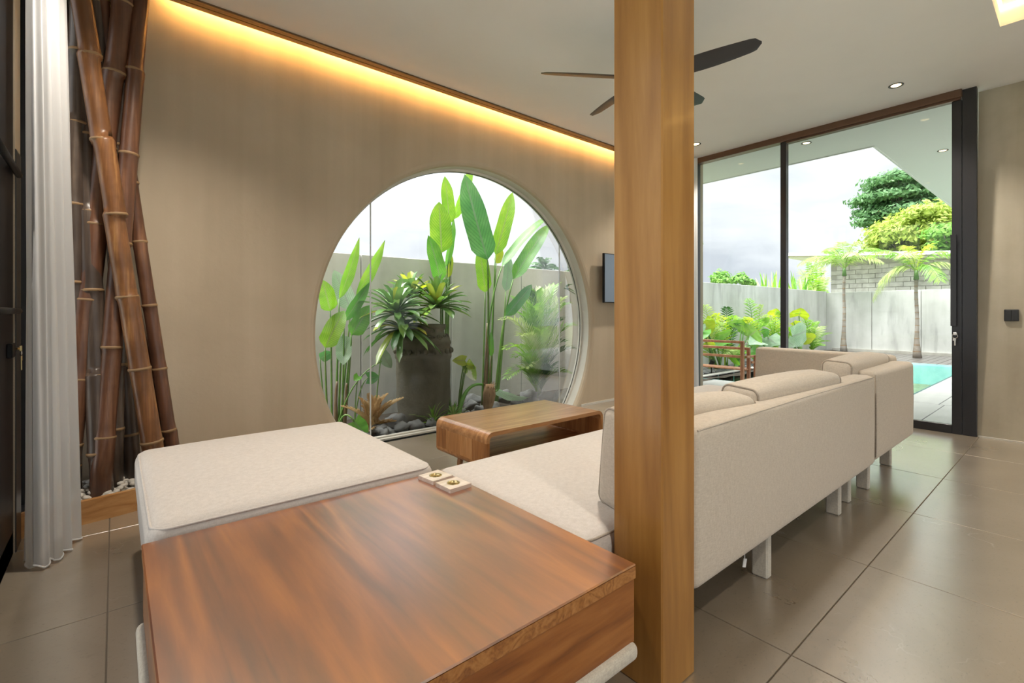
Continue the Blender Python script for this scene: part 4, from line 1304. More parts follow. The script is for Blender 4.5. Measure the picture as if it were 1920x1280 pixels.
# teak armchair on the terrace
ch = thing('teak_chair', (6.75, 3.3, PZ), 'slatted reddish teak outdoor chair between the glass door and pool', 'chair')
def bar(x0, x1, y0, y1, z0, z1, nm):
    solid(obj(nm, MB().box(x0, x1, y0, y1, z0, z1, 0.003), M['chair'], ch))
bar(6.58, 6.62, 2.99, 3.035, PZ, 0.655, 'back_post')
bar(6.58, 6.62, 3.80, 3.845, PZ, 0.655, 'back_post')
bar(6.58, 6.62, 3.035, 3.80, 0.62, 0.655, 'top_rail')
bar(6.58, 6.62, 3.035, 3.80, 0.42, 0.455, 'back_slat')
bar(6.72, 6.76, 2.97, 3.01, PZ, 0.56, 'arm_post')
bar(6.72, 6.76, 3.82, 3.86, PZ, 0.56, 'arm_post')
bar(6.72, 6.76, 3.01, 3.82, 0.525, 0.56, 'arm_rail')
bar(6.84, 6.88, 2.93, 2.97, PZ, 0.455, 'front_post')
bar(6.84, 6.88, 3.82, 3.86, PZ, 0.455, 'front_post')
bar(6.62, 6.84, 2.955, 2.985, 0.42, 0.452, 'side_rail')
bar(6.62, 6.84, 3.83, 3.855, 0.42, 0.452, 'side_rail')
bar(6.76, 6.84, 2.95, 2.97, 0.34, 0.37, 'side_rail')
for k in range(4):
    bar(6.63 + 0.055 * k, 6.67 + 0.055 * k, 2.985, 3.83, 0.25, 0.27, 'seat_slat')

# ---- house beyond the wall: flat roof slab and block wall
hs = thing('neighbour_house', (21.5, 4.5, -0.4), 'grey block building with a flat white roof beyond the pool end wall', 'building')
rs = MB()
rs.add([(20.4, 7.7, 3.22), (20.4, 0.2, 2.62), (22.6, 0.2, 2.62), (22.6, 7.7, 3.22), (20.4, 7.7, 3.40), (20.4, 0.2, 2.80), (22.6, 0.2, 2.80), (22.6, 7.7, 3.40)],
       [(0, 1, 2, 3), (4, 7, 6, 5), (0, 4, 5, 1), (1, 5, 6, 2), (2, 6, 7, 3), (3, 7, 4, 0)])
obj('roof', rs, M['white'], hs)
obj('gutter', MB().tube([(20.38, 7.7, 3.28), (20.38, 0.2, 2.68)], 0.05, 8), M['steel'], hs)
def hz(y): return 2.62 + (y - 0.2) / 7.5 * 0.6
wl_ = MB()
wl_.add([(21.2, 6.3, -0.4), (21.2, 0.5, -0.4), (21.2, 0.5, hz(0.5) - 0.01), (21.2, 6.3, hz(6.3) - 0.01), (22.4, 6.3, -0.4), (22.4, 6.3, hz(6.3) - 0.01), (22.4, 0.5, -0.4), (22.4, 0.5, hz(0.5) - 0.01)],
        [(0, 3, 2, 1), (0, 4, 5, 3), (1, 2, 7, 6)])
wob = obj('wall', wl_, M['mortar'], hs)
bsrc = None
for row in range(8):
    z = 1.44 + row * 0.17
    y = 6.3 - (0.2 if row % 2 else 0.0)
    while y > 2.4:
        if z + 0.155 < hz(y - 0.4) - 0.02 and y <= 6.3:
            c_ = Vector((21.19, y - 0.2, z))
            if bsrc is None:
                bsrc = solid(obj('brick', MB().box(c_.x - 0.02, c_.x + 0.02, c_.y - 0.193, c_.y + 0.193, z, z + 0.155, 0.006), M['block'], wob, org=c_))
            else:
                copy_of(bsrc, 'brick', wob, c_ + Vector((random.uniform(-0.008, 0.008), random.uniform(-0.006, 0.006), random.uniform(-0.003, 0.003))))
        y -= 0.40

# ================================================================== plants
def leaf(mb, base, tip, hw, nrm, bend=0.05, fold=0.25, shape='banana', n=10, wave=0.0, droop=0.0):
    base, tip = Vector(base), Vector(tip)
    ax = tip - base; L = ax.length; ax = ax / L
    N = Vector(nrm); N = (N - ax * N.dot(ax))
    N = N.normalized() if N.length > 1e-4 else ax.orthogonal().normalized()
    Wd = ax.cross(N)
    def prof(t):
        if shape == 'banana':
            return min(1.0, (t / 0.16) ** 0.55 if t < 0.16 else 1.0) * (1.0 - 0.08 * t if t < 0.55 else 0.956 * max(0, 1 - ((t - 0.55) / 0.45) ** 2) ** 0.85)
        if shape == 'oval':
            return math.sin(pi * min(1, t ** 0.75)) ** 0.8 if 0 < t < 1 else 0.0
        if shape == 'heart':
            return (0.75 + 0.55 * t if t < 0.25 else 0.89 * math.cos((t - 0.25) / 0.75 * pi / 2) ** 0.75 if t < 1 else 0)
        if shape == 'strap':
            return min(1, 0.6 + t * 1.5) * (1 if t < 0.8 else math.sqrt(max(0.0, 1 - ((t - 0.8) / 0.2) ** 2)))
        if shape == 'lance':
            return max(0.02, math.sin(pi * (0.12 + 0.88 * t)))
        return 1
    def fn(u, v):
        s = 2 * u - 1
        w = hw * prof(v)
        p = base + ax * (L * v) + N * (bend * L * 4 * v * (1 - v)) - Vector((0, 0, 1)) * droop * L * v * v
        wv = wave * hw * math.sin(v * 17 + (2 if s > 0 else 0)) * abs(s)
        back = (abs(s) * hw * 0.35 * (1 - v / 0.2) if shape == 'heart' and v < 0.2 else 0)
        return p + Wd * (s * w) + N * (fold * abs(s) * w + wv) - ax * back
    return mb.grid(fn, 4, n, True)
CAMP = Vector((0, 0, EYE))
def facing(p, tw, tilt=0.0, ax=None):
    n = (CAMP - Vector(p)); n.normalize()
    if ax is not None:
        n = Matrix.Rotation(tw, 3, Vector(ax).normalized()) @ n
    return n
def broadleaf_plant(name, label, cat, leaves, stems, group=None):
    """leaves: (mat, base(u,v), tip(u,v), Y, half width, twist, bend, shape); stems: (ground (u,v,Y), ctrl, leaf index or end point, r0, r1, mat)"""
    g0 = PY(*stems[0][0])
    g0.z = -0.02
    t_ = thing(name, g0, label, cat, group)
    bases = []
    for (mat, b_, tp2, Y, hw, tw, bend, shp, Yt) in leaves:
        B = PY(b_[0], b_[1], Y); T = PY(tp2[0], tp2[1], Yt)
        mb = MB()
        leaf(mb, B, T, hw, facing(B, tw, 0, T - B), bend, 0.22, shp, 12, 0.06)
        obj('leaf', mb, M[mat], t_, smooth=True)
        bases.append(B)
    for (g, c_, e, r0, r1, mat) in stems:
        G0 = PY(*g); G0.z = -0.02
        E_ = bases[e] if isinstance(e, int) else PY(*e)
        C_ = PY(*c_)
        obj('stem', MB().tube(bez(G0, C_, E_, 8), [r0 + (r1 - r0) * i / 8 for i in range(9)], 7), M[mat], t_, smooth=True)
    return t_

ya = 4.22
broadleaf_plant('heliconia', 'tall yellow-green heliconia with torn leaves, behind the carved stone pot', 'plant', [
    ('leaf_bright', (843, 420), (834, 330), 4.30, 0.072, 0.3, 0.02, 'banana', 4.30),
    ('leaf_bright', (849, 412), (884, 296), 4.32, 0.075, 0.9, 0.05, 'banana', 4.36),
    ('leaf_bright', (828, 474), (823, 378), 4.22, 0.115, 0.1, 0.03, 'banana', 4.20),
    ('leaf_mid', (826, 528), (803, 441), 4.20, 0.080, 0.35, 0.05, 'banana', 4.16),
    ('leaf_yellow', (840, 520), (847, 478), 4.32, 0.034, 0.1, 0.03, 'banana', 4.33),
    ('leaf_mid', (835, 500), (850, 405), 4.30, 0.052, 0.9, 0.04, 'banana', 4.30),
    ('leaf_yellow', (838, 690), (836, 640), 4.28, 0.035, 0.2, 0.03, 'banana', 4.28),
], [((836, 752, 4.32), (832, 600, 4.32), 0, 0.013, 0.006, 'stem'), ((840, 752, 4.33), (838, 560, 4.33), 1, 0.014, 0.006, 'stem'),
    ((832, 752, 4.30), (830, 600, 4.28), 2, 0.013, 0.006, 'stem'), ((830, 752, 4.30), (826, 600, 4.26), 3, 0.012, 0.005, 'stem'),
    ((843, 752, 4.34), (840, 600, 4.33), 4, 0.010, 0.004, 'stem'), ((844, 752, 4.34), (838, 610, 4.33), 5, 0.011, 0.004, 'stem'), ((845, 752, 4.34), (842, 720, 4.33), 6, 0.008, 0.004, 'stem')])

broadleaf_plant('heliconia', 'tall heliconia with big paddle leaves in the middle of the round window', 'plant', [
    ('leaf_blue', (914, 487), (871, 326), 4.12, 0.135, -0.15, 0.04, 'banana', 4.02),
    ('leaf_bright', (929, 478), (961, 360), 4.28, 0.090, 0.15, 0.04, 'banana', 4.30),
    ('leaf_bright', (910, 548), (899, 462), 4.20, 0.078, 0.1, 0.04, 'banana', 4.18),
    ('leaf_mid', (941, 500), (1031, 404), 4.22, 0.064, -0.75, 0.06, 'banana', 4.20),
    ('leaf_mid', (962, 524), (1030, 420), 4.14, 0.086, -0.2, 0.06, 'banana', 4.10),
    ('leaf_blue', (948, 592), (997, 533), 4.10, 0.066, 0.2, 0.06, 'banana', 4.05),
    ('leaf_pale', (948, 546), (955, 478), 4.32, 0.060, 0.25, 0.03, 'banana', 4.33),
    ('leaf_yellow', (931, 494), (941, 466), 4.30, 0.045, 0.1, 0.03, 'banana', 4.30),
    ('leaf_mid', (921, 668), (920, 622), 4.26, 0.030, 0.4, 0.03, 'banana', 4.26),
], [((914, 742, 4.28), (918, 600, 4.24), 0, 0.017, 0.008, 'stem'), ((918, 742, 4.30), (924, 580, 4.30), 1, 0.015, 0.007, 'stem'),
    ((904, 742, 4.28), (908, 640, 4.26), 2, 0.013, 0.006, 'stem'), ((911, 742, 4.26), (906, 590, 4.25), 3, 0.015, 0.007, 'stem'),
    ((930, 738, 4.24), (936, 620, 4.20), 4, 0.017, 0.007, 'stem'), ((928, 738, 4.22), (940, 640, 4.18), 5, 0.012, 0.006, 'stem'),
    ((932, 742, 4.34), (945, 640, 4.34), 6, 0.013, 0.006, 'stem'), ((920, 742, 4.32), (924, 560, 4.32), 7, 0.012, 0.005, 'stem'),
    ((916, 742, 4.30), (918, 700, 4.28), 8, 0.012, 0.005, 'stem_brown'), ((909, 742, 4.25), (913, 670, 4.25), (915, 605, 4.25), 0.024, 0.017, 'stem_brown'),
    ((928, 740, 4.22), (936, 670, 4.21), (944, 610, 4.20), 0.024, 0.014, 'stem')])

broadleaf_plant('heliconia', 'upright heliconia at the round window edge nearest the bamboo', 'plant', [
    ('leaf_bright', (636, 560), (674, 445), 4.15, 0.055, 0.55, 0.03, 'oval', 4.18),
    ('leaf_bright', (667, 556), (722, 450), 4.10, 0.058, 0.6, 0.03, 'oval', 4.14),
    ('leaf_mid', (645, 602), (694, 528), 4.08, 0.054, 0.4, 0.03, 'oval', 4.10),
    ('leaf_bright', (619, 583), (604, 524), 4.05, 0.070, 0.2, 0.05, 'banana', 4.02),
    ('leaf_pale', (657, 580), (626, 506), 4.30, 0.080, 0.2, 0.05, 'banana', 4.32),
    ('leaf_bright', (610, 652), (646, 582), 4.00, 0.078, -0.2, 0.10, 'banana', 3.98),
    ('leaf_mid', (659, 628), (694, 572), 4.05, 0.076, 0.2, 0.06, 'banana', 4.05),
    ('leaf_pale', (645, 628), (644, 684), 4.10, 0.070, 0.2, -0.05, 'banana', 4.05),
    ('leaf_blue', (600, 672), (622, 660), 4.12, 0.045, 0.2, 0.05, 'banana', 4.08),
], [((628, 772, 4.12), (634, 640, 4.14), 0, 0.012, 0.005, 'stem'), ((642, 776, 4.10), (655, 650, 4.10), 1, 0.012, 0.005, 'stem'),
    ((640, 774, 4.08), (645, 680, 4.08), 2, 0.012, 0.005, 'stem'), ((622, 766, 4.08), (622, 640, 4.06), 3, 0.010, 0.005, 'stem'),
    ((636, 770, 4.26), (652, 650, 4.30), 4, 0.010, 0.005, 'stem'), ((616, 762, 4.04), (609, 690, 4.02), 5, 0.010, 0.005, 'stem'),
    ((645, 774, 4.08), (656, 690, 4.06), 6, 0.011, 0.005, 'stem'), ((634, 772, 4.12), (640, 600, 4.12), 7, 0.010, 0.004, 'stem'),
    ((612, 760, 4.12), (602, 700, 4.12), 8, 0.008, 0.004, 'stem'), ((630, 776, 4.05), (628, 740, 4.05), (632, 715, 4.05), 0.020, 0.008, 'stem_brown'),
    ((645, 780, 4.06), (648, 750, 4.06), (650, 718, 4.06), 0.018, 0.008, 'stem_brown')])

broadleaf_plant('elephant_ear', 'broad mid-green elephant ear leaf low at the round window beside the ottoman', 'plant', [
    ('leaf_mid', (664, 790), (688, 818), 3.86, 0.085, 0.1, 0.05, 'heart', 3.84)],
    [((628, 772, 3.98), (640, 752, 3.92), 0, 0.008, 0.006, 'stem')])
broadleaf_plant('trailing_arum', 'arum with one long horizontal stem left of the stone pot', 'plant', [
    ('leaf_blue', (690, 708), (711, 706), 3.96, 0.062, 0.1, 0.05, 'heart', 3.92),
    ('leaf_mid', (672, 705), (664, 714), 4.0, 0.04, 0.1, 0.05, 'heart', 3.96),
    ('leaf_pale', (716, 662), (734, 690), 4.02, 0.062, 0.1, 0.05, 'heart', 4.0)],
    [((626, 742, 4.02), (650, 705, 4.0), (716, 677, 3.98), 0.007, 0.005, 'stem'), ((662, 765, 4.0), (670, 720, 3.98), 0, 0.006, 0.004, 'stem'),
     ((664, 765, 4.0), (666, 730, 4.0), 1, 0.005, 0.004, 'stem'), ((700, 690, 4.0), (712, 675, 4.0), 2, 0.006, 0.004, 'stem')])
broadleaf_plant('variegated_arum', 'green and white variegated arum leaf right of the stone pot', 'plant', [
    ('leaf_yellow', (872, 676), (848, 676), 4.02, 0.062, 0.1, 0.06, 'heart', 3.98),
    ('leaf_white', (874, 680), (892, 714), 4.03, 0.072, 0.1, 0.04, 'heart', 3.98),
    ('leaf_yellow', (876, 684), (893, 690), 4.0, 0.032, 0.1, 0.05, 'heart', 3.97)],
    [((858, 756, 4.04), (862, 710, 4.03), 0, 0.008, 0.006, 'stem'), ((859, 757, 4.05), (866, 710, 4.04), 1, 0.007, 0.005, 'stem'), ((860, 758, 4.05), (868, 712, 4.04), 2, 0.006, 0.004, 'stem')])
broadleaf_plant('mottled_arum', 'mottled green leaf lying flat above the rocks behind the coffee table', 'plant', [
    ('leaf_pale', (934, 732), (996, 743), 4.02, 0.075, 1.0, 0.10, 'heart', 3.98)],
    [((915, 752, 4.05), (922, 728, 4.03), 0, 0.008, 0.006, 'stem')])

# carved stone pot
PCX, PCY = 2.34, 4.18
sp_ = thing('stone_pot', (PCX, PCY, -0.03), 'tall dark carved stone pot holding bromeliads', 'pot')
prof = [(0.17, 0.0), (0.22, 0.01), (0.245, 0.10), (0.26, 0.25), (0.262, 0.45), (0.262, 0.62), (0.275, 0.64), (0.275, 0.68), (0.262, 0.70), (0.262, 0.76), (0.272, 0.78), (0.255, 0.83), (0.205, 0.87), (0.20, 0.90), (0.22, 0.93), (0.22, 0.96), (0.17, 0.96), (0.16, 0.90)]
pr2 = []
for (a, b_), (c_, d_) in zip(prof[:-1], prof[1:]):
    m_ = max(1, int(abs(d_ - b_) / 0.03))
    pr2 += [(a + (c_ - a) * k / m_, b_ + (d_ - b_) * k / m_) for k in range(m_)]
pr2.append(prof[-1])
pot = MB().lathe((PCX, PCY, -0.03), pr2, 64, lambda th_, z: 0.006 * mnoise.noise(Vector((math.cos(th_) * 5, math.sin(th_) * 5, z * 9))))
obj('body', pot, M['stone'], sp_, smooth=True)
for k in range(22):     # carved band of bosses and scrolls
    a = 2 * pi * k / 22
    mb = MB(); blob(mb, (PCX + 0.272 * math.cos(a), PCY + 0.272 * math.sin(a), 0.705 - 0.03), 0.026, (0.9, 0.9, 1.0), (a, 0), 8, 6, 0.3, k)
    obj('boss', mb, M['stone'], sp_, smooth=True)
for k in range(16):
    a = 2 * pi * (k + 0.4) / 16
    c_ = Vector((PCX + 0.245 * math.cos(a), PCY + 0.245 * math.sin(a), 0.815 - 0.01))
    tgv = Vector((-math.sin(a), math.cos(a), 0)); up = Vector((-0.4 * math.cos(a), -0.4 * math.sin(a), 0.9))
    pts = [c_ + tgv * (0.036 * (1 - q / 14) * math.cos(q * 0.75)) + up * (0.032 * (1 - q / 14) * math.sin(q * 0.75)) for q in range(13)]
    obj('scroll', MB().tube(pts, 0.009, 5), M['stone'], sp_, smooth=True)

def rosette(name, label, c_, n, L, mats, spread=(0.15, 1.25), w=0.022, group=None, drop=0.5, part='leaf', tip=True, seed=1, shape='strap', up=0.0):
    r = random.Random(seed)
    t_ = thing(name, c_, label, 'plant', group)
    c_ = Vector(c_)
    for k in range(n):
        a = k * 2.39996 + r.uniform(-0.2, 0.2)
        el = spread[0] + (spread[1] - spread[0]) * (k / n) + r.uniform(-0.08, 0.08)
        el = pi / 2 - el
        l = L * r.uniform(0.8, 1.1)
        d = Vector((math.cos(a) * math.cos(el), math.sin(a) * math.cos(el), math.sin(el)))
        side = d.cross(Vector((0, 0, 1))).normalized()
        nr = side.cross(d)
        mb = MB()
        b0 = c_ + d * 0.02
        leaf(mb, b0, c_ + d * l, w * r.uniform(0.85, 1.15), nr, 0.04, 0.45, shape, 8, 0.0, drop * r.uniform(0.6, 1.2))
        lf = obj(part, mb, M[r.choice(mats)], t_, smooth=True)
        if tip:
            ep = c_ + d * l - Vector((0, 0, 0))
    return t_
PZt = 0.90
bc1 = PY(742, 590, 4.05); bc2 = PY(818, 578, 4.12); bc3 = PY(770, 560, 4.30); bc4 = PY(752, 620, 3.98)
rosette('bromeliad', 'dark green strap-leaved bromeliad on the left of the stone pot', bc1, 52, 0.40, ['brom'] * 6 + ['brom_yellow'], (0.25, 1.85), 0.030, 'bromeliads on the stone pot', 0.30, seed=11)
rosette('bromeliad', 'green strap-leaved bromeliad on the right of the stone pot, spreading widest', bc2, 54, 0.42, ['brom'] * 5 + ['palm', 'brom_yellow'], (0.15, 1.8), 0.030, 'bromeliads on the stone pot', 0.22, seed=12)
rosette('bromeliad', 'yellowish bromeliad at the back of the stone pot', bc3, 36, 0.33, ['brom_yellow', 'brom', 'brom', 'leaf_yellow', 'brom_yellow'], (0.2, 1.5), 0.032, 'bromeliads on the stone pot', 0.2, seed=13)
rosette('bromeliad', 'drooping bromeliad hanging over the front of the stone pot', bc4, 30, 0.36, ['brom', 'brom', 'palm_dark', 'brom_yellow'], (0.8, 2.0), 0.029, 'bromeliads on the stone pot', 0.55, seed=14)
for k, (u, v, Y, L) in enumerate(((812, 782, 3.93, 0.30), (850, 771, 3.97, 0.25))):
    c_ = PY(u, v, Y); c_.z = 0.0
    rosette('spider_plant', ('bright narrow-leaved tuft before the stone pot, nearer the pot' if k == 0 else 'bright narrow-leaved tuft beside the corner of the coffee table'), c_, 26, L, ['palm', 'leaf_bright', 'palm_pale'], (0.1, 1.25), 0.0085, 'grassy tufts in the garden bed', 0.35, tip=False, seed=20 + k, shape='lance')

def frond(mb, pts, ll, n, lw, up=0.35, r0=0.006, droop=0.2, tips=None, fwd=0.75):
    """feather leaf along a curve: rachis tube and paired leaflets"""
    pts = [Vector(p) for p in pts]
    mb.tube(pts, [r0 * (1 - 0.8 * i / (len(pts) - 1)) for i in range(len(pts))], 4, False)
    m_ = len(pts) - 1
    for k in range(n):
        t = 0.12 + 0.88 * (k + 0.5) / n
        i = min(int(t * m_), m_ - 1); f = t * m_ - i
        p = pts[i].lerp(pts[i + 1], f); tg = (pts[i + 1] - pts[i]).normalized()
        sd = tg.cross(Vector((0, 0, 1)))
        sd = sd.normalized() if sd.length > 1e-3 else Vector((1, 0, 0))
        nr = sd.cross(tg)
        l = ll * (math.sin(pi * (0.18 + 0.78 * t)) ** 0.7) * random.uniform(0.88, 1.1)
        for s in (-1, 1):
            d = (sd * s + tg * fwd + nr * up * random.uniform(0.5, 1.3)).normalized()
            e = p + d * l - Vector((0, 0, droop * l * random.uniform(0.6, 1.3)))
            mid = p.lerp(e, 0.5) + nr * 0.06 * l + Vector((0, 0, 0.05 * l))
            w = tg.cross(d).cross(d).normalized() * lw
            mb.add([p - w * 0.4, p + w * 0.4, mid - w, mid + w, e], [(0, 2, 3, 1), (2, 4, 3)])
    return mb
def frond_plant(name, label, cat, base, ends, ll, n, lw, mats, group=None, lift=0.5, droop=0.2, stem_r=0.006, up=0.35, part='frond', fwd=0.75):
    base = Vector(base)
    t_ = thing(name, base, label, cat, group)
    for k, e in enumerate(ends):
        e = Vector(e)
        b0 = base + Vector((random.uniform(-0.03, 0.03), random.uniform(-0.03, 0.03), 0))
        L = (e - b0).length
        c_ = b0.lerp(e, 0.5) + Vector((0, 0, lift * L * 0.5)) + (b0 - e) * 0.0
        c_.x = b0.x + (e.x - b0.x) * 0.25; c_.y = b0.y + (e.y - b0.y) * 0.25
        mb = MB()
        frond(mb, bez(b0, c_, e, 10), ll, n, lw, up, stem_r, droop, None, fwd)
        obj(part, mb, M[mats[k % len(mats)]], t_)
    return t_
ab = PY(1008, 748, 4.28); ab.z = 0.0
ends = [PY(u, v, Y) for (u, v, Y) in ((962, 560, 4.2), (990, 548, 4.3), (1020, 545, 4.35), (1045, 535, 4.4), (1068, 570, 4.3), (1082, 610, 4.2), (1086, 655, 4.1), (940, 600, 4.05),
                                     (948, 655, 4.0), (1000, 575, 4.1), (1035, 585, 4.1), (1062, 640, 4.05), (975, 630, 3.98), (1070, 700, 4.0), (950, 710, 3.98), (1015, 620, 4.0), (1040, 690, 3.95), (985, 690, 3.95), (1030, 560, 4.2), (975, 590, 4.2), (1005, 548, 4.2), (1055, 600, 4.2), (1060, 560, 4.35), (965, 670, 4.1))]
frond_plant('areca_palm', 'bushy feathery areca palm at the right end of the round window', 'plant', ab, ends, 0.25, 30, 0.0075, ['palm', 'palm_dark', 'palm_pale', 'leaf_bright', 'palm'], lift=0.95, droop=0.05, up=0.15, fwd=1.5)
# fern over the wall, at the right end of the window
fb = PY(1058, 540, 4.70)
frond_plant('wall_fern', 'small dark fern sprig hanging at the right end of the garden wall', 'plant', fb, [PY(1090, 560, 4.5), PY(1080, 548, 4.55), PY(1072, 533, 4.6)], 0.07, 14, 0.009, ['palm_dark'], lift=0.4, droop=0.3)
# dried cycad
db = PY(700, 792, 3.95); db.z = 0.02
ends = [PY(u, v, Y) for (u, v, Y) in ((672, 745, 3.95), (690, 738, 4.0), (708, 742, 4.0), (728, 738, 3.95), (757, 746, 3.92), (735, 752, 3.88), (640, 762, 3.95), (742, 790, 3.86), (688, 810, 3.86), (715, 748, 3.9), (680, 752, 3.9))]
frond_plant('dried_cycad', 'dry tan cycad fronds fanning out left of the stone pot', 'plant', db, ends, 0.075, 36, 0.006, ['dry'], lift=0.3, droop=0.05, up=0.6)
# fibrous trunk with a green curved stalk
fbm = MB()
p_ = PY(912, 762, 3.96); p_.z = -0.02
fib = thing('fibrous_stump', p_, 'brown fibrous palm stump among rocks below the tall heliconia', 'plant')
q_ = PY(918, 720, 3.98)
obj('trunk', MB().tube(bez(p_, p_.lerp(q_, 0.5) + Vector((0.02, 0, 0)), q_, 6), [0.035, 0.04, 0.05, 0.062, 0.068, 0.06, 0.04], 12), M['fibre'], fib, smooth=True)
for k in range(34):
    a = random.uniform(0, 6.28); h = random.uniform(0.25, 1.0)
    s_ = p_.lerp(q_, h) + Vector((math.cos(a), math.sin(a), 0)) * 0.045
    obj('fibre_tuft', MB().tube([s_, s_ + Vector((math.cos(a) * 0.03, math.sin(a) * 0.03, random.uniform(0.02, 0.07)))], [0.005, 0.0015], 4), M['fibre'], fib)
st = PY(905, 721, 3.98); en = PY(858, 760, 3.92); en.z = -0.01
obj('stalk', MB().tube(bez(st, PY(868, 712, 3.94), en, 10), [0.012, 0.013, 0.014, 0.015, 0.016, 0.018, 0.02, 0.021, 0.022, 0.023, 0.024], 10), M['leaf_mid'], fib, smooth=True)

# garden rocks
rocks = [(742, 795, 0.11), (712, 806, 0.08), (765, 806, 0.075), (790, 800, 0.07), (733, 815, 0.06), (690, 820, 0.07), (815, 795, 0.06), (870, 748, 0.09), (884, 760, 0.08), (900, 768, 0.075),
         (925, 762, 0.07), (945, 745, 0.10), (968, 752, 0.08), (990, 745, 0.10), (1025, 745, 0.09), (1050, 748, 0.10), (1008, 757, 0.06), (862, 770, 0.06), (1062, 735, 0.06), (840, 786, 0.05),
         (655, 820, 0.07), (750, 815, 0.05), (880, 775, 0.05)]
rocks.sort()
ORD = ['first', 'second', 'third', 'fourth', 'fifth', 'sixth', 'seventh', 'eighth', 'ninth', 'tenth', 'eleventh', 'twelfth', 'thirteenth', 'fourteenth', 'fifteenth', 'sixteenth',
       'seventeenth', 'eighteenth', 'nineteenth', 'twentieth', 'twenty-first', 'twenty-second', 'twenty-third']
for k, (u, v, r) in enumerate(rocks):
    rr = ray(u, v); tt = (0.03 - EYE) / rr[2]
    c_ = Vector((rr[0] * tt, max(3.80 + r * 1.05, min(4.5, rr[1] * tt)), r * 0.30))
    mb = MB(); blob(mb, c_, r, (1.15, 0.85, 0.75), (k * 1.7, 0.2), 14, 10, 0.55, k)
    obj('garden_rock', mb, M['rock'], smooth=True, label='dark grey garden rock, %s along the round window counting from the ottoman end' % ORD[k], cat='rock', group='dark rocks along the round window')

# ---- bed along the pool, seen through the door
def ear_plant(base, items, label):
    b0 = Vector(base); b0.z = -0.02
    t_ = thing('elephant_ear', b0, label, 'plant', 'elephant ears beside the pool')
    for (mat, u, v, u2, v2, Y, hw, tw) in items:
        B = PY(u, v, Y); T = PY(u2, v2, Y - 0.1)
        mb = MB(); leaf(mb, B, T, hw, facing(B, tw, 0, T - B), 0.08, 0.15, 'heart', 10, 0.05)
        obj('leaf', mb, M[mat], t_, smooth=True)
        st_ = b0 + Vector((random.uniform(-0.08, 0.08), random.uniform(-0.05, 0.05), 0))
        obj('stem', MB().tube(bez(st_, st_.lerp(B, 0.5) + Vector((0, 0, 0.1)), B, 6), [0.022, 0.02, 0.018, 0.016, 0.014, 0.012, 0.01], 6), M['stem'], t_, smooth=True)
ear_plant(PY(1345, 690, 4.35), [('leaf_yellow', 1318, 605, 1334, 626, 4.3, 0.20, 0.1), ('leaf_mid', 1318, 620, 1312, 640, 4.2, 0.16, 0.2), ('leaf_bright', 1342, 632, 1372, 618, 4.25, 0.10, 0.6), ('leaf_pale', 1312, 620, 1322, 606, 4.2, 0.07, 0.7), ('leaf_mid', 1360, 640, 1335, 655, 4.2, 0.14, 0.6), ('leaf_yellow', 1325, 640, 1342, 646, 4.2, 0.08, 0.8)],
          'elephant ear with a big yellowing leaf nearest the wooden post')
ear_plant(PY(1385, 688, 4.35), [('leaf_bright', 1402, 632, 1420, 618, 4.3, 0.30, 0.1), ('leaf_bright', 1395, 614, 1362, 606, 4.35, 0.14, 0.4), ('leaf_yellow', 1392, 598, 1412, 600, 4.4, 0.12, 0.8), ('leaf_bright', 1425, 605, 1444, 597, 4.4, 0.11, 0.6), ('leaf_mid', 1392, 668, 1380, 690, 4.2, 0.10, 0.4), ('leaf_mid', 1410, 650, 1416, 676, 4.2, 0.10, 0.4), ('leaf_bright', 1372, 668, 1388, 685, 4.15, 0.07, 0.7)],
          'elephant ear with the largest bright green leaf in the pool bed')
ear_plant(PY(1450, 675, 4.4), [('leaf_pale', 1440, 632, 1462, 647, 4.2, 0.34, 0.75), ('leaf_pale', 1425, 640, 1404, 646, 4.25, 0.20, 0.6), ('leaf_yellow', 1452, 590, 1456, 578, 4.5, 0.17, 0.1), ('leaf_bright', 1448, 626, 1465, 630, 4.4, 0.12, 0.8), ('leaf_mid', 1430, 625, 1442, 618, 4.4, 0.12, 0.5)],
          'elephant ear with broad silvery ribbed leaves left of the door mullion')
ear_plant(PY(1500, 665, 4.4), [('leaf_pale', 1485, 630, 1512, 618, 4.3, 0.32, 0.5), ('leaf_yellow', 1498, 592, 1502, 577, 4.5, 0.24, 0.1), ('leaf_yellow', 1505, 632, 1528, 634, 4.4, 0.19, 0.5), ('leaf_yellow', 1488, 603, 1503, 606, 4.5, 0.12, 0.9), ('leaf_bright', 1480, 622, 1492, 620, 4.4, 0.2, 0.6), ('leaf_pale', 1478, 640, 1488, 648, 4.3, 0.2, 0.5)],
          'elephant ear with a round yellow leaf right of the door mullion')
def small_palm(u, v, Y, tips, label, mats, ll=0.22, lw=0.016, n=16):
    b0 = PY(u, v, Y); b0.z = 0.0
    frond_plant('bed_palm', label, 'plant', b0, [PY(t_[0], t_[1], t_[2] - 0.16) for t_ in tips], ll, n, lw, mats, 'small palms beside the pool', 0.7, 0.2, 0.012)
small_palm(1330, 668, 4.45, [(1322, 572, 4.5), (1345, 588, 4.4), (1330, 598, 4.3), (1360, 605, 4.4), (1350, 615, 4.2)], 'small palm with a pale upright frond nearest the post', ['palm_pale', 'leaf_yellow', 'palm', 'palm_pale'])
small_palm(1362, 660, 4.5, [(1362, 576, 4.6), (1350, 592, 4.4), (1376, 592, 4.4), (1340, 606, 4.3), (1385, 606, 4.3)], 'small palm with one dark upright frond in the pool bed', ['palm_dark', 'leaf_yellow', 'leaf_bright', 'palm'])
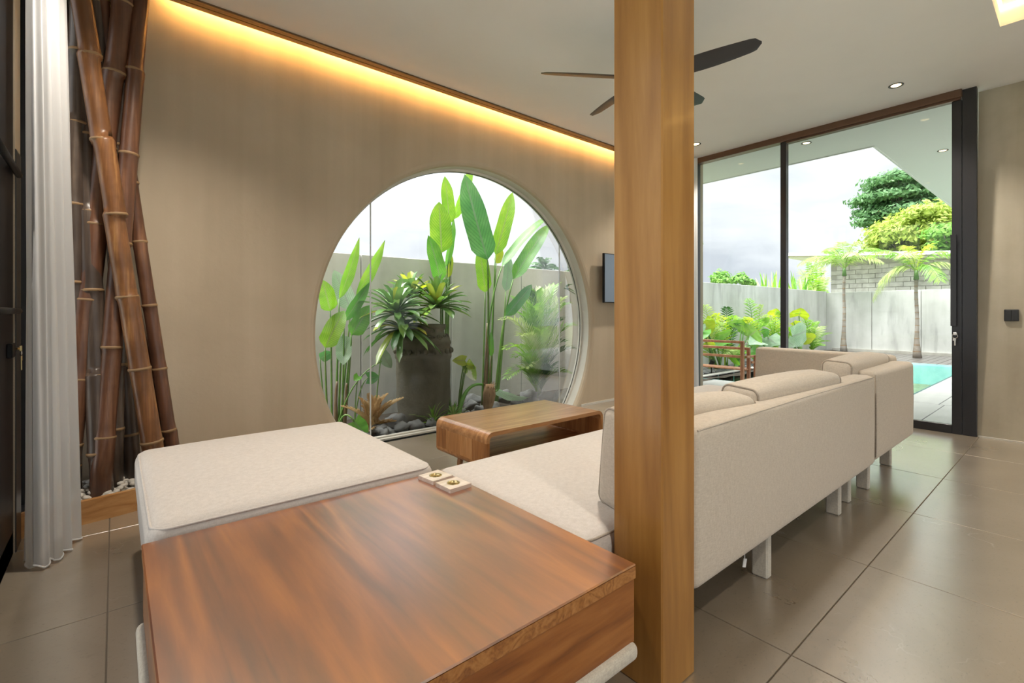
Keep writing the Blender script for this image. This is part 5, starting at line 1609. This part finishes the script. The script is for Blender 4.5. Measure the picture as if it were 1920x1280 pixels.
small_palm(1415, 655, 4.55, [(1403, 560, 4.6), (1428, 572, 4.55), (1440, 590, 4.4), (1400, 600, 4.4), (1425, 600, 4.3), (1385, 600, 4.3)], 'taller small palm with a frond arching above the others', ['palm', 'palm_pale', 'palm_pale', 'leaf_yellow', 'palm'])
small_palm(1452, 650, 4.5, [(1442, 588, 4.5), (1462, 585, 4.5), (1432, 610, 4.3), (1475, 605, 4.3), (1455, 600, 4.3)], 'yellow-green small palm behind the door mullion', ['leaf_yellow', 'palm', 'leaf_bright'])
small_palm(1522, 655, 4.55, [(1512, 600, 4.6), (1535, 603, 4.6), (1548, 612, 4.6), (1558, 625, 4.5), (1553, 640, 4.5), (1508, 620, 4.4), (1530, 615, 4.4), (1545, 648, 4.4), (1490, 588, 4.6)], 'small fan palm at the far corner of the bed', ['leaf_bright', 'palm', 'palm_pale', 'palm'])
small_palm(1378, 690, 4.25, [(1352, 668, 4.2), (1402, 662, 4.2), (1365, 655, 4.3), (1395, 650, 4.3)], 'low pale small palm above the pool edge', ['palm_pale', 'palm'])
sl = PY(1334, 692, 4.15); sl.z = -0.02
t_ = thing('garden_spotlight', sl, 'small black garden spotlight on a stake beside the pool', 'lamp')
obj('stake', MB().tube([sl, sl + Vector((0, 0, 0.16))], 0.012, 8), M['black'], t_)
obj('head', MB().tube([sl + Vector((0, 0.02, 0.14)), sl + Vector((0, -0.03, 0.24))], [0.035, 0.045], 12), M['black'], t_)
lt = MB()
for k in range(500):
    x = random.uniform(7.4, 12); y = random.uniform(4.14, 4.5)
    blob(lt, (x, y, 0.0), random.uniform(0.02, 0.045), (1.2, 0.9, 0.6), (random.uniform(0, 6), 0), 6, 4, 0)
obj('bed_gravel', lt, M['rock'], kind='stuff', label='dark gravel covering the bed between pool and wall', cat='gravel')

# ---- two slim palms on the deck
def tall_palm(base, top, label, tips, seed):
    random.seed(seed)
    base, top = Vector(base), Vector(top)
    t_ = thing('slim_palm', base, label, 'palm tree', 'slim palms before the pool end wall')
    n = 12
    pts = [base.lerp(top, i / n) + Vector((0, 0.007 * math.sin(i * 0.8), 0)) for i in range(n + 1)]
    obj('trunk', MB().tube(pts, [0.09, 0.075, 0.058, 0.048, 0.042, 0.04, 0.038, 0.037, 0.036, 0.035, 0.034, 0.034, 0.04], 10), M['trunk'], t_, smooth=True)
    for i in range(1, n):
        obj('ring', MB().tube([pts[i] - Vector((0, 0, 0.008)), pts[i] + Vector((0, 0, 0.008))], [0, 0.078, 0.061, 0.051, 0.045, 0.043, 0.041, 0.040, 0.039, 0.038, 0.037, 0.037][i], 10, False), M['fibre'], t_, smooth=True)
    obj('crownshaft', MB().tube([top, top + Vector((0, 0, 0.22))], [0.055, 0.03], 10), M['stem'], t_, smooth=True)
    c0 = top + Vector((0, 0, 0.18))
    for k, (dy, dz, dx, mat) in enumerate(tips):
        e = c0 + Vector((dx, dy, dz)); L = (e - c0).length
        c_ = c0 + Vector((dx * 0.3, dy * 0.45, max(dz, 0) * 0.6 + 0.5 * L))
        mb = MB(); frond(mb, bez(c0, c_, e, 10), 0.36, 34, 0.012, 0.1, 0.012, 0.6)
        obj('frond', mb, M[mat], t_)
tall_palm((15.2, PX(1582, 655, 15.2).y, -0.02), PX(1583, 517, 15.2), 'slim palm at the left of the pool end wall',
          [(0.55, 0.55, 0.2, 'palm_pale'), (0.1, 0.75, 0.1, 'palm_pale'), (-0.35, 0.70, 0.0, 'palm_pale'), (1.15, 0.20, 0.0, 'palm_pale'), (1.25, -0.35, 0.2, 'palm_pale'), (-0.8, 0.45, 0.2, 'palm'), (-0.9, 0.1, -0.2, 'palm_pale'), (0.2, 0.5, -0.7, 'palm'), (0.7, 0.3, 0.8, 'palm'), (-0.4, 0.3, -0.7, 'palm_pale')], 5)
tall_palm((14.4, PX(1720, 669, 14.4).y, -0.02), PX(1718, 524, 14.4), 'slim palm nearest the glass door stile',
          [(0.2, 0.62, 0.1, 'leaf_yellow'), (-0.25, 0.60, 0.1, 'leaf_yellow'), (0.55, 0.45, 0.0, 'palm'), (1.05, 0.45, 0.3, 'palm'), (0.85, -0.65, 0.1, 'palm_pale'), (0.65, -0.25, -0.3, 'palm_pale'), (-0.55, 0.4, 0.2, 'palm'), (-0.8, 0.0, 0.0, 'palm_pale'), (-0.5, -0.25, -0.5, 'palm'), (0.1, 0.35, -0.7, 'palm_pale')], 6)

# ---- trees and grasses beyond the walls
def tree(name, label, base, blobs, mat, trunk_top, nleaf, ls, seed, tr=0.3, group=None):
    r = random.Random(seed)
    base = Vector(base)
    t_ = thing(name, base, label, 'tree', group)
    tt = Vector(trunk_top)
    obj('trunk', MB().tube(bez(base, base.lerp(tt, 0.5) + Vector((0.2, 0.2, 0)), tt, 6), [tr, tr * 0.9, tr * 0.8, tr * 0.7, tr * 0.55, tr * 0.4, tr * 0.25], 8), M['trunk'], t_, smooth=True)
    br = MB()
    for (c_, rr) in blobs:
        c_ = Vector(c_)
        s_ = base.lerp(tt, r.uniform(0.55, 0.95))
        br.tube(bez(s_, s_.lerp(c_, 0.5) + Vector((0, 0, 0.1)), c_, 4), [tr * 0.3, tr * 0.25, tr * 0.2, tr * 0.12, tr * 0.05], 5)
    obj('branches', br, M['trunk'], t_, smooth=True)
    vol = [max(b_[1][0] * b_[1][1], 0.01) for b_ in blobs]
    tot = sum(vol)
    cr_ = MB()
    for (c_, rr), vv in zip(blobs, vol):
        c_ = Vector(c_)
        for k in range(int(nleaf * vv / tot)):
            th_ = r.uniform(0, 2 * pi); ph = math.asin(r.uniform(-0.55, 1))
            q = r.uniform(0.55, 1.0) if r.random() < 0.6 else r.uniform(0.9, 1.35)
            d = Vector((math.cos(ph) * math.cos(th_), math.cos(ph) * math.sin(th_), math.sin(ph)))
            bumpn = 1 + 0.45 * mnoise.noise(d * 3 + c_)
            p = c_ + Vector((d.x * rr[0], d.y * rr[1], d.z * rr[2])) * q * bumpn
            nr = (d + Vector((r.uniform(-0.7, 0.7), r.uniform(-0.7, 0.7), r.uniform(-0.2, 0.9)))).normalized()
            u_ = nr.orthogonal().normalized(); u_ = Matrix.Rotation(r.uniform(0, 6.28), 3, nr) @ u_
            w_ = nr.cross(u_)
            s = ls * r.uniform(0.6, 1.3)
            cr_.add([p - u_ * s, p + w_ * s * 0.42, p + u_ * s, p - w_ * s * 0.42], [(0, 1, 2, 3)])
    obj('crown', cr_, M[mat], t_, kind='stuff')
    return t_
def cloud(specs, X):
    """lumps of a crown given as centre and radii on the plane X"""
    out_ = []
    for (u, v, ru, rv_) in specs:
        c_ = PX(u, v, X)
        d = X * cs + c_.y * sn
        out_.append(((c_.x + random.uniform(-1.0, 1.0), c_.y, c_.z), (ru * d / 896, ru * d / 896, rv_ * d / 896)))
    return out_
random.seed(21)
tree('layered_tree', 'tall dark green layered tree, topmost beyond the block building', (36, 7.0, -0.4),
     cloud([(1690, 342, 45, 13), (1660, 352, 30, 10), (1720, 352, 40, 12), (1640, 375, 34, 9), (1685, 372, 45, 12), (1735, 378, 40, 12), (1770, 372, 25, 10), (1625, 398, 20, 8), (1660, 398, 35, 11), (1705, 400, 45, 14), (1640, 420, 22, 12), (1760, 392, 30, 12), (1670, 425, 30, 14), (1720, 432, 40, 20)], 36),
     'tree_dark', PX(1690, 360, 36), 17000, 0.155, 31, 0.4)
tree('lime_tree', 'lime-yellow bushy tree in front of the dark layered one', (31, 5.5, -0.4),
     cloud([(1690, 425, 34, 22), (1665, 445, 28, 20), (1720, 440, 36, 25), (1750, 405, 34, 16), (1775, 395, 22, 14), (1645, 460, 22, 14), (1690, 465, 40, 22), (1735, 460, 36, 25), (1770, 430, 30, 25), (1710, 490, 40, 18), (1660, 480, 25, 14)], 31),
     'tree_lime', PX(1715, 430, 31), 17000, 0.13, 32, 0.3)
tree('feathery_tree', 'fresh green loose-leaved tree beside the glass door stile', (24.5, 3.4, -0.4),
     cloud([(1775, 440, 24, 14), (1765, 465, 28, 14), (1785, 470, 25, 18), (1760, 492, 28, 14), (1788, 500, 25, 20), (1765, 520, 24, 12), (1775, 540, 22, 14), (1800, 450, 25, 25), (1800, 520, 25, 30)], 24.5),
     'tree_green', PX(1795, 460, 24.5), 6500, 0.105, 33, 0.2)
for k, (u, v, rr, lab) in enumerate(((1356, 522, 15, 'small round green treetop above the garden wall nearest the post'), (1402, 526, 13, 'small round green treetop above the garden wall, second from the post'))):
    c_ = PX(u, v, 26)
    tree('distant_tree', lab, (26, c_.y, -0.4), cloud([(u, v, rr, rr * 0.75), (u - 10, v + 6, rr * 0.7, rr * 0.5), (u + 12, v + 6, rr * 0.7, rr * 0.5)], 26), 'tree_green', (26, c_.y, c_.z - 0.1), 900, 0.12, 40 + k, 0.1, 'treetops above the garden wall')
# sprig hanging into view beside the post
sp0 = PX(1303, 452, 9.0)
tree('leafy_branch_tree', 'leafy branch tip peeking out beside the wooden post outside the door', (9.0, 5.4, -0.4), [((9.0, sp0.y - 0.02, sp0.z), (0.11, 0.11, 0.09)), ((9.0, sp0.y + 0.35, sp0.z + 0.05), (0.35, 0.3, 0.25))], 'tree_green', (9.0, sp0.y + 0.45, sp0.z - 0.2), 260, 0.05, 51, 0.05)
# coconut palm beyond the round window wall
cb = PY(1018, 508, 14)
t_ = thing('coconut_palm', (cb.x, 14, -0.4), 'distant coconut palm crown above the garden wall, seen through the round window', 'palm tree')
obj('trunk', MB().tube([(cb.x, 14, -0.4), (cb.x + 0.1, 14, cb.z)], [0.16, 0.1], 8), M['trunk'], t_)
for (du, dv) in ((-34, -2), (-22, -14), (-6, -26), (10, -24), (22, -10), (30, -4), (-30, 8), (34, 12), (0, -14)):
    e = PY(1018 + du, 508 + dv, 14); c0 = Vector((cb.x + 0.1, 14, cb.z))
    mb = MB(); frond(mb, bez(c0, c0.lerp(e, 0.5) + Vector((0, 0, 0.35)), e, 8), 0.3, 16, 0.03, 0.0, 0.02, 0.5)
    obj('frond', mb, M['palm_dark'], t_)
cb = PY(1072, 520, 17)
mb0 = thing('coconut_palm', (cb.x, 17, -0.4), 'tiny far coconut palm above the wall at the round window edge', 'palm tree')
obj('trunk', MB().tube([(cb.x, 17, -0.4), (cb.x, 17, cb.z)], [0.16, 0.1], 8), M['trunk'], mb0)
for (du, dv) in ((-12, -6), (-4, -16), (6, -14), (14, -6), (-14, 4)):
    e = PY(1072 + du, 514 + dv, 17)
    mb = MB(); frond(mb, bez((cb.x, 17, cb.z), Vector((cb.x, 17, cb.z)).lerp(e, 0.5) + Vector((0, 0, 0.3)), e, 8), 0.28, 12, 0.03, 0.0, 0.02, 0.5)
    obj('frond', mb, M['palm_dark'], mb0)
# tall grasses and reedy palms behind the corner of the walls
random.seed(9)
for k, (u0, u1, v0, Y, nb, lab) in enumerate(((1420, 1465, 512, 5.5, 22, 'tall grassy clump above the garden wall left of the mullion'), (1478, 1520, 512, 5.4, 24, 'tall grassy clump above the garden wall right of the mullion'))):
    c_ = PY((u0 + u1) / 2, 560, Y)
    t_ = thing('tall_grass', (c_.x, Y, -0.4), lab, 'grass', 'grassy clumps above the garden wall')
    for i in range(nb):
        u = random.uniform(u0, u1); b0 = PY((u0 + u1) / 2 + (u - (u0 + u1) / 2) * 0.7, 575, Y + random.uniform(-0.3, 0.3))
        e = PY(u + random.uniform(-14, 14), v0 + random.uniform(-6, 22), Y + random.uniform(-0.5, 0.5))
        mb = MB(); leaf(mb, b0, e, random.uniform(0.02, 0.045), facing(b0, random.uniform(-0.6, 0.6), 0, e - b0), 0.05, 0.3, 'lance', 6)
        obj('blade', mb, M[random.choice(['leaf_bright', 'palm', 'leaf_mid', 'palm_pale'])], t_, smooth=True)
    obj('stool', MB().tube([(c_.x, Y, -0.4), (c_.x, Y, PY((u0 + u1) / 2, 570, Y).z)], [0.3, 0.25], 8), M['stem'], t_)
for k, (u, v, Y, lab) in enumerate(((1530, 548, 5.6, 'bushy pale palm above the wall corner, left of the slim palm'),)):
    b0 = PY(u, 600, Y)
    frond_plant('reed_palm', lab, 'plant', b0, [PY(*q) for q in ((1500, 505, 5.6), (1515, 492, 5.7), (1532, 488, 5.7), (1545, 500, 5.5), (1552, 520, 5.4), (1490, 525, 5.5), (1522, 515, 5.4), (1538, 520, 5.3), (1508, 535, 5.4), (1548, 545, 5.2))], 0.42, 20, 0.03, ['palm_pale', 'palm', 'leaf_bright', 'palm_pale'], lift=0.4, droop=0.5, stem_r=0.015)
